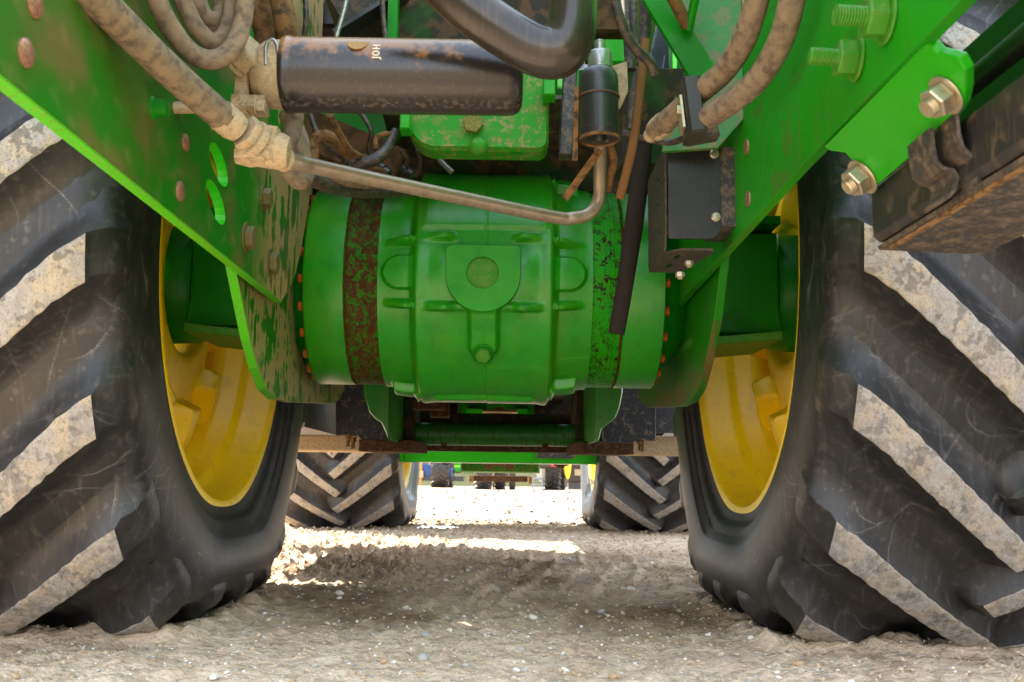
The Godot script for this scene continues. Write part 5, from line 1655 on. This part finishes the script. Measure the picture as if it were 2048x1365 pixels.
# ---------------------------------------------------------------- the materials of the place
func materials() -> void:
	var dust := c8(150, 118, 84)
	var dirt := c8(112, 86, 58)
	var g0 := c8(16, 118, 10)
	stuff_mat("green", g0, [[0, 0.45, 0.75, c8(12, 96, 10), 0.8], [2, 0.62, 0.85, c8(60, 110, 24), 0.35]], 0.7, 0.36, 3, 0.01)
	stuff_mat("green_cast", c8(26, 138, 10), [[0, 0.42, 0.75, c8(58, 134, 8), 0.8], [1, 0.55, 0.85, c8(16, 112, 12), 0.55], [2, 0.66, 0.80, c8(80, 104, 26), 0.4]], 0.55, 0.34, 3, 0.03)
	stuff_mat("green_flat", c8(40, 136, 14), [[0, 0.4, 0.8, c8(24, 122, 12), 0.8], [1, 0.55, 0.75, c8(60, 140, 22), 0.4]], 0.4, 0.42, 3, 0.012)
	stuff_mat("green_dusty", c8(54, 122, 22), [[1, 0.4, 0.7, c8(84, 130, 50), 0.7], [2, 0.6, 0.8, dust, 0.3]], 0.25, 0.5, 3, 0.02)
	stuff_mat("green_dusty2", c8(16, 108, 10), [[1, 0.48, 0.66, c8(110, 92, 46), 0.85], [2, 0.55, 0.8, c8(36, 90, 24), 0.5]], 0.45, 0.5, 3, 0.02)
	stuff_mat("green_edge", c8(70, 166, 16), [[1, 0.5, 0.8, c8(96, 160, 60), 0.5], [2, 0.68, 0.76, c8(120, 100, 60), 0.7]], 0.3, 0.4)
	stuff_mat("black_arm", c8(38, 36, 36), [[4, 0.5, 0.8, c8(86, 74, 62), 0.5], [1, 0.6, 0.8, c8(110, 88, 64), 0.5]], 0.4, 0.4, 3, 0.01)
	stuff_mat("green_bright", c8(30, 144, 10), [[1, 0.5, 0.8, c8(44, 152, 20), 0.5], [2, 0.70, 0.85, c8(90, 140, 60), 0.3]], 0.5, 0.3, 3, 0.008)
	stuff_mat("green_muddy", c8(34, 128, 14), [[1, 0.42, 0.74, c8(96, 118, 44), 0.75], [6, 0.60, 0.72, c8(142, 120, 80), 0.75]], 0.34, 0.5, 3, 0.03)
	stuff_mat("green_flecked", c8(26, 108, 20), [[4, 0.64, 0.70, c8(48, 26, 16), 0.95]], 0.6, 0.5)
	stuff_mat("yellow", c8(248, 204, 2), [[0, 0.45, 0.8, c8(240, 190, 0), 0.6], [2, 0.72, 0.84, c8(170, 128, 30), 0.3], [1, 0.70, 0.85, c8(206, 176, 90), 0.5]], 0.8, 0.42, 3, 0.008)
	stuff_mat("rust", c8(92, 52, 24), [[2, 0.4, 0.6, c8(60, 30, 16), 0.8]], 0.12, 0.85)
	stuff_mat("rust_orange", c8(170, 84, 26), [[2, 0.45, 0.7, c8(110, 52, 18), 0.8]], 0.08, 0.8)
	stuff_mat("rust_dark", c8(74, 52, 38), [[1, 0.45, 0.7, c8(110, 84, 60), 0.6], [2, 0.55, 0.7, c8(40, 26, 18), 0.6]], 0.3, 0.85)
	stuff_mat("rust_dust", c8(132, 102, 70), [[1, 0.45, 0.65, c8(84, 64, 46), 0.8]], 0.2, 0.9)
	stuff_mat("rust_band", c8(66, 34, 16), [[1, 0.4, 0.7, c8(92, 52, 28), 0.6], [6, 0.60, 0.62, c8(28, 116, 10), 0.95], [2, 0.68, 0.70, c8(34, 104, 16), 0.9]], 0.30, 0.62, 2, 0.06)
	stuff_mat("flecked_band", c8(26, 136, 10), [[0, 0.4, 0.7, c8(52, 130, 10), 0.7], [6, 0.62, 0.635, c8(40, 20, 10), 0.97]], 0.30, 0.4, 2, 0.10)
	stuff_mat("copper", c8(178, 128, 108), [[1, 0.4, 0.7, c8(140, 86, 60), 0.8]], 0.05, 0.35, -1, 0.0, 0.5)
	stuff_mat("bolt_dusty", c8(112, 84, 46), [[2, 0.4, 0.6, c8(70, 96, 34), 0.8]], 0.08, 0.6)
	stuff_mat("bolt_plated", c8(184, 172, 146), [[1, 0.45, 0.8, c8(160, 140, 104), 0.6]], 0.2, 0.35, -1, 0.0, 0.75)
	stuff_mat("black_paint", c8(34, 33, 33), [[2, 0.62, 0.8, c8(80, 66, 52), 0.35], [0, 0.4, 0.7, c8(44, 42, 42), 0.7]], 0.4, 0.34, 3, 0.006)
	stuff_mat("black_grey", c8(58, 55, 52), [[1, 0.5, 0.7, c8(92, 78, 62), 0.55], [2, 0.62, 0.72, c8(120, 100, 74), 0.35]], 0.3, 0.5)
	stuff_mat("black_dirty", c8(46, 42, 39), [[1, 0.36, 0.85, c8(112, 92, 70), 0.75], [2, 0.50, 0.80, c8(140, 116, 86), 0.5], [4, 0.55, 0.8, c8(36, 33, 31), 0.5]], 0.34, 0.6, 2, 0.03)
	stuff_mat("black_scuffed", c8(36, 36, 40), [[2, 0.64, 0.78, c8(96, 84, 70), 0.45], [6, 0.68, 0.74, c8(140, 112, 80), 0.6], [4, 0.58, 0.76, c8(76, 72, 70), 0.4]], 0.5, 0.45)
	stuff_mat("exhaust", c8(48, 43, 39), [[0, 0.40, 0.95, c8(112, 86, 58), 0.7], [4, 0.45, 0.85, c8(86, 70, 54), 0.5]], 0.5, 0.24, 3, 0.004, 0.25)
	stuff_mat("hose_dusty", c8(130, 112, 90), [[1, 0.35, 0.80, c8(80, 71, 62), 0.85], [2, 0.50, 0.90, c8(156, 130, 98), 0.5]], 0.22, 0.92, 2, 0.04)
	stuff_mat("hose_brown", c8(116, 84, 50), [[1, 0.40, 0.80, c8(50, 42, 36), 0.9], [2, 0.45, 0.85, c8(150, 112, 70), 0.5]], 0.22, 0.92, 2, 0.03)
	stuff_mat("hose_black", c8(36, 32, 30), [[1, 0.5, 0.7, c8(104, 78, 50), 0.8]], 0.15, 0.55)
	stuff_mat("foam", c8(40, 34, 30), [[2, 0.5, 0.7, c8(62, 50, 40), 0.6]], 0.06, 0.95, 2, 0.08)
	stuff_mat("rope", c8(120, 88, 54), [[2, 0.45, 0.65, c8(70, 50, 32), 0.7]], 0.06, 0.95, 2, 0.08)
	stuff_mat("dust_metal", c8(176, 154, 122), [[1, 0.45, 0.8, c8(138, 120, 94), 0.7], [2, 0.60, 0.80, c8(100, 86, 68), 0.5]], 0.14, 0.8, 2, 0.02)
	stuff_mat("pipe_steel", c8(136, 122, 102), [[1, 0.45, 0.8, c8(108, 92, 70), 0.6], [2, 0.70, 0.76, c8(150, 104, 60), 0.5]], 0.2, 0.32, 3, 0.004, 0.4)
	stuff_mat("steel", c8(150, 148, 142), [[1, 0.5, 0.7, c8(110, 104, 92), 0.6]], 0.1, 0.32, -1, 0.0, 0.7)
	stuff_mat("dust", c8(176, 140, 96), [[2, 0.4, 0.7, c8(140, 104, 62), 0.7]], 0.1, 0.9)
	stuff_mat("mud_lump", c8(140, 118, 76), [[1, 0.45, 0.6, c8(72, 112, 40), 0.8]], 0.06, 0.9, 2, 0.08)
	stuff_mat("iron", c8(48, 44, 36), [[1, 0.48, 0.66, c8(84, 62, 42), 0.8], [0, 0.5, 0.7, c8(28, 70, 28), 0.6]], 0.5, 0.8)
	stuff_mat("brown_panel", c8(80, 58, 36), [[1, 0.36, 0.80, c8(52, 40, 30), 0.85]], 0.4, 0.85)
	stuff_mat("grass", c8(66, 62, 34), [[0, 0.4, 0.7, c8(48, 58, 26), 0.7], [2, 0.5, 0.7, c8(84, 77, 46), 0.5]], 5.0, 0.95, 2, 3.0)
	stuff_mat("mud_crust", c8(146, 140, 132), [[2, 0.50, 0.80, c8(168, 162, 152), 0.5], [1, 0.46, 0.70, c8(168, 150, 124), 0.75], [6, 0.38, 0.24, c8(80, 76, 74), 0.6], [3, 0.40, 0.24, c8(92, 88, 84), 0.5]], 0.6, 0.96, 2, 0.35)
	var rb := stuff_mat("rubber", c8(25, 24, 24), [[0, 0.42, 0.75, c8(40, 36, 34), 0.75], [1, 0.56, 0.86, c8(66, 62, 58), 0.4], [4, 0.62, 0.78, c8(100, 95, 90), 0.30], [2, 0.66, 0.80, c8(112, 102, 92), 0.45]], 0.9, 0.46, 3, 0.015)
	scratches(rb)
	stuff_mat("stone_white", c8(226, 220, 206), [[1, 0.45, 0.7, c8(180, 172, 160), 0.7]], 0.03, 0.8)
	stuff_mat("stone_grey", c8(172, 167, 158), [[1, 0.45, 0.7, c8(140, 134, 126), 0.7]], 0.03, 0.8)
	stuff_mat("stone_tan", c8(186, 156, 118), [[1, 0.45, 0.7, c8(150, 120, 86), 0.7]], 0.03, 0.85)
	stuff_mat("crumb", c8(190, 168, 140), [[1, 0.45, 0.7, c8(154, 132, 106), 0.7]], 0.05, 0.95)
	stuff_mat("clod", c8(92, 70, 48), [[1, 0.45, 0.7, c8(66, 48, 32), 0.7]], 0.05, 0.95)
	stuff_mat("cladding", c8(88, 85, 81), [[4, 0.5, 0.7, c8(78, 75, 72), 0.6]], 2.0, 0.6)
	var sm := StandardMaterial3D.new()
	sm.vertex_color_use_as_albedo = true
	sm.roughness = 0.85
	M["stone_mixed"] = sm
	for q in [["print_white", c8(220, 208, 186)], ["pale_grey", c8(120, 124, 128)], ["white", c8(150, 150, 148)], ["blue", c8(30, 72, 130)], ["red", c8(200, 30, 24)], ["tan_paint", c8(140, 120, 104)], ["tint_dark", c8(40, 48, 52)]]:
		var m := StandardMaterial3D.new()
		m.albedo_color = q[1]
		m.roughness = 0.5
		M[q[0]] = m
	var gl := StandardMaterial3D.new()
	gl.transparency = BaseMaterial3D.TRANSPARENCY_ALPHA
	gl.albedo_color = Color(0.25, 0.3, 0.3, 0.45)
	gl.roughness = 0.05
	M["tint"] = gl
	# ground: sandy mud with fine grit
	stuff_mat("ground", c8(216, 190, 160), [[0, 0.42, 0.72, c8(196, 167, 135), 0.75], [1, 0.50, 0.74, c8(154, 130, 104), 0.6], [3, 0.55, 0.85, c8(222, 208, 188), 0.5], [3, 0.42, 0.25, c8(150, 130, 110), 0.5], [5, 0.16, 0.08, c8(190, 182, 172), 0.5]], 0.55, 0.95, 2, 0.45)
	stuff_mat("ground_far", c8(168, 150, 128), [[0, 0.42, 0.72, c8(150, 132, 110), 0.75], [1, 0.55, 0.75, c8(130, 112, 92), 0.5]], 3.0, 0.95, 2, 1.0)
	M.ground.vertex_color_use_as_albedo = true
	for q in ["green", "green_flat", "green_dusty", "green_bright", "green_edge", "green_muddy"]:
		M[q].metallic_specular = 0.32
	for q in M:
		if M[q].roughness > 0.78 or q in ["rust_band", "flecked_band", "black_grey"]:
			M[q].metallic_specular = 0.22
	plate_mats()

# pale scuffs and drips drawn over the rubber
func scratches(m: StandardMaterial3D) -> void:
	var im: Image = m.albedo_texture.get_image()
	var rg := RandomNumberGenerator.new()
	rg.seed = 4
	for q in 70:
		var p := Vector2(rg.randf() * NS, rg.randf() * NS)
		var dir := Vector2.from_angle(rg.randfn(PI * 0.5, 0.7))
		var turn := rg.randfn(0, 0.02)
		var n := rg.randi_range(14, 110)
		var alpha := rg.randf_range(0.25, 0.9)
		for s in n:
			p += dir
			dir = dir.rotated(turn + rg.randfn(0, 0.05))
			var x := posmod(int(p.x), NS)
			var y := posmod(int(p.y), NS)
			var t := alpha * sin(PI * s / n) * rg.randf_range(0.5, 1.0)
			im.set_pixel(x, y, im.get_pixel(x, y).lerp(c8(160, 156, 148), t))
			var x2 := (x + 1 + q % 2) % NS
			im.set_pixel(x2, y, im.get_pixel(x2, y).lerp(c8(150, 146, 138), t * 0.6))
	m.albedo_texture = ImageTexture.create_from_image(im)

# the two big side plates and the saddles carry stains with a place of their own
func stained(called: String, base: Color, layers: Array, lo: Vector2, hi: Vector2, stain: Callable) -> void:
	var bytes := paint_bytes(base, layers, called.length() + 40)
	for y in NS:
		var fy := 1.0 - (y + 0.5) / NS
		for x in NS:
			var fx := 1.0 - (x + 0.5) / NS
			var i := y * NS + x
			var st: Array = stain.call(fx, fy, noise_bytes[4][i] / 255.0, noise_bytes[1][i] / 255.0, noise_bytes[2][i] / 255.0)
			var t: float = st[0]
			if t > 0.0:
				var c: Color = st[1]
				bytes[i * 3] = int(lerpf(bytes[i * 3], c.r * 255.0, t))
				bytes[i * 3 + 1] = int(lerpf(bytes[i * 3 + 1], c.g * 255.0, t))
				bytes[i * 3 + 2] = int(lerpf(bytes[i * 3 + 2], c.b * 255.0, t))
	var m := StandardMaterial3D.new()
	m.resource_name = called
	m.roughness = 0.42
	m.metallic_specular = 0.32
	m.albedo_texture = ImageTexture.create_from_image(Image.create_from_data(NS, NS, false, Image.FORMAT_RGB8, bytes))
	# looked up along z and y in metres
	m.uv1_triplanar = true
	m.uv1_world_triplanar = true
	m.uv1_triplanar_sharpness = 8.0
	var sz := hi - lo
	m.uv1_scale = Vector3(1.0 / sz.x, 1.0 / sz.y, 1.0 / sz.x)
	m.uv1_offset = Vector3(-lo.x / sz.x, -lo.y / sz.y, -lo.x / sz.x)
	m.heightmap_enabled = true
	m.heightmap_texture = bump_tex(3)
	m.heightmap_scale = 0.01
	M[called] = m

func plate_mats() -> void:
	stained("filter", c8(38, 33, 31), [[2, 0.66, 0.74, c8(110, 90, 68), 0.2]], Vector2.ZERO, Vector2.ONE, func(fx, fy, st, mid, fine):
		# up runs from the bottom (0) over the side to the top (1); dust lies along the top
		var up := absf(fx - 0.5) * 2.0
		var t := smoothstep(0.0, 0.20, up - 0.50 + (mid - 0.5) * 0.30 + (fine - 0.5) * 0.10 - 0.06 * smoothstep(0.5, 0.9, 1.0 - fy))
		t = maxf(t * 0.94, 0.4 * smoothstep(0.54, 0.64, fine) * smoothstep(0.24, 0.14, up) * smoothstep(0.06, 0.10, up))
		return [t, c8(146, 98, 50) if up > 0.4 else c8(130, 112, 90)])
	M.filter.uv1_triplanar = false
	M.filter.uv1_world_triplanar = false
	M.filter.uv1_scale = Vector3.ONE
	M.filter.uv1_offset = Vector3.ZERO
	M.filter.roughness = 0.27
	M.filter.metallic_specular = 0.5
	var tan := c8(168, 136, 92)
	var brown := c8(98, 84, 44)
	var lay := [[0, 0.36, 0.74, c8(66, 90, 26), 0.85], [1, 0.36, 0.85, c8(104, 88, 48), 0.8], [2, 0.55, 0.95, c8(130, 112, 72), 0.5]]
	stained("plate_left", c8(18, 108, 10), lay, Vector2(-2.6, 0.4), Vector2(-0.2, 2.0), func(fx, fy, st, mid, fine):
		var t := smoothstep(0.35, 0.22, fx) * smoothstep(0.44, 0.53, st * 0.42 + 0.33 * mid + 0.33 * fine)
		t = maxf(t, smoothstep(0.0, 0.02, 0.045 - absf(fx - 0.115 - 0.05 * (fy - 0.3)) + (mid - 0.5) * 0.09 + (st - 0.5) * 0.05) * smoothstep(0.55, 0.40, fy))
		return [clampf(t, 0.0, 0.9), tan])
	stained("saddle_left", c8(20, 104, 10), [[0, 0.5, 0.8, c8(50, 100, 24), 0.6]], Vector2(-3.2, 0.3), Vector2(-1.7, 1.3), func(fx, fy, st, mid, fine):
		var t := smoothstep(0.46, 0.55, st * 0.45 + mid * 0.36 + 0.30 * fine) * smoothstep(1.0, 0.8, fx) * 0.85
		return [t, tan])
	stained("plate_right", c8(24, 130, 10), [[0, 0.45, 0.75, c8(34, 110, 10), 0.7], [1, 0.64, 0.78, c8(88, 96, 40), 0.5]], Vector2(-2.6, 0.4), Vector2(-0.2, 2.0), func(fx, fy, st, mid, fine):
		return [0.35 * smoothstep(0.60, 0.75, st), c8(84, 104, 40)])
	stained("saddle_right", c8(26, 118, 12), [[0, 0.45, 0.75, c8(40, 104, 14), 0.7]], Vector2(-3.3, 0.3), Vector2(-1.8, 1.3), func(fx, fy, st, mid, fine):
		var t := smoothstep(0.36, 0.24, fy) * smoothstep(0.46, 0.52, st * 0.7 + mid * 0.4) * 0.9
		return [maxf(t, 0.3 * smoothstep(0.6, 0.7, st)), c8(116, 84, 54)])

# ---------------------------------------------------------------- scene
func _ready() -> void:
	var cam := Camera3D.new()
	cam.name = "camera"
	cam.transform = Transform3D(Basis(Vector3(0.9999, 0.0130, 0.0068), Vector3(-0.0138, 0.9906, 0.1359), Vector3(-0.0049, -0.1360, 0.9907)), Vector3(0.0000, 0.3380, 0.0000))
	cam.fov = rad_to_deg(2.0 * atan(682.5 / 2000.0))
	cam.near = 0.05
	cam.far = 1500.0
	cam.current = true
	var ca := CameraAttributesPhysical.new()
	ca.frustum_focal_length = 12.0 * 2000.0 / 682.5
	ca.frustum_focus_distance = 2.4
	ca.exposure_aperture = 10.0
	cam.attributes = ca
	cam.fov = rad_to_deg(2.0 * atan(682.5 / 2000.0))
	add_child(cam)
	var env := Environment.new()
	env.background_mode = Environment.BG_SKY
	var sky := Sky.new()
	var sm := ProceduralSkyMaterial.new()
	sm.sky_top_color = Color(0.66, 0.72, 0.80)
	sm.sky_horizon_color = Color(0.90, 0.91, 0.92)
	sm.sky_curve = 0.18
	sm.ground_bottom_color = Color(0.45, 0.40, 0.34)
	sm.ground_horizon_color = Color(0.72, 0.72, 0.70)
	sm.sun_angle_max = 1.0
	sky.sky_material = sm
	env.sky = sky
	env.background_energy_multiplier = 1.0
	env.tonemap_mode = Environment.TONE_MAPPER_LINEAR
	env.tonemap_exposure = 6.6
	env.sdfgi_enabled = true
	env.ssao_enabled = true
	env.ssil_enabled = true
	var we := WorldEnvironment.new()
	we.name = "daylight"
	we.environment = env
	add_child(we)
	var sun := DirectionalLight3D.new()
	sun.name = "sun"
	sun.light_energy = 1.0
	sun.light_color = Color(1.0, 0.97, 0.92)
	sun.light_angular_distance = 0.5
	sun.shadow_enabled = true
	var az := deg_to_rad(68.0)
	var el := deg_to_rad(41.0)
	sun.look_at_from_position(Vector3(-sin(az) * cos(el), sin(el), -cos(az) * cos(el)) * 50.0, Vector3.ZERO)
	add_child(sun)

	rng.seed = 12
	make_noises()
	cluster_noise()
	materials()
	var ground := make_ground()
	distance_things()
	var root := thing("tractor", "green four wheel tractor seen from behind and below, filling the view", "tractor", Vector3(-0.0555, 0, -2.55))
	make_wheel(root, Vector3(-1.055, RL, -2.55), -1.0, 7.5, "rear wheel with yellow rim, left of the axle housing")
	make_wheel(root, Vector3(0.945, RL, -2.55), 1.0, 5.1, "rear wheel with yellow rim, right of the axle housing")
	make_wheel(root, Vector3(-1.035, RL, -6.9), -1.0, 11.2, "front wheel far ahead on the left")
	make_wheel(root, Vector3(0.955, RL, -6.9), 1.0, 3.9, "front wheel far ahead on the right")
	axle(root)
	frame(root)
	bulk(root)
	upper(root)
	lower(root)
	stones(ground)
	var pd := Acc.new()
	pd.prism(Vector3(-0.50, -0.016, -7.2), Vector3.RIGHT, Vector3.FORWARD, Vector3.UP, ellipse_at(Vector2.ZERO, 0.24, 0.22, 0.3, 24), 0.004, 0.001)
	var wm := StandardMaterial3D.new()
	wm.albedo_color = c8(96, 84, 70)
	wm.roughness = 0.12
	var po := part("puddle", [[pd, wm]], self)
	po.set_meta("kind", "structure")
	po.set_meta("label", "small glinting puddle behind the left front wheel")
	po.set_meta("category", "puddle")
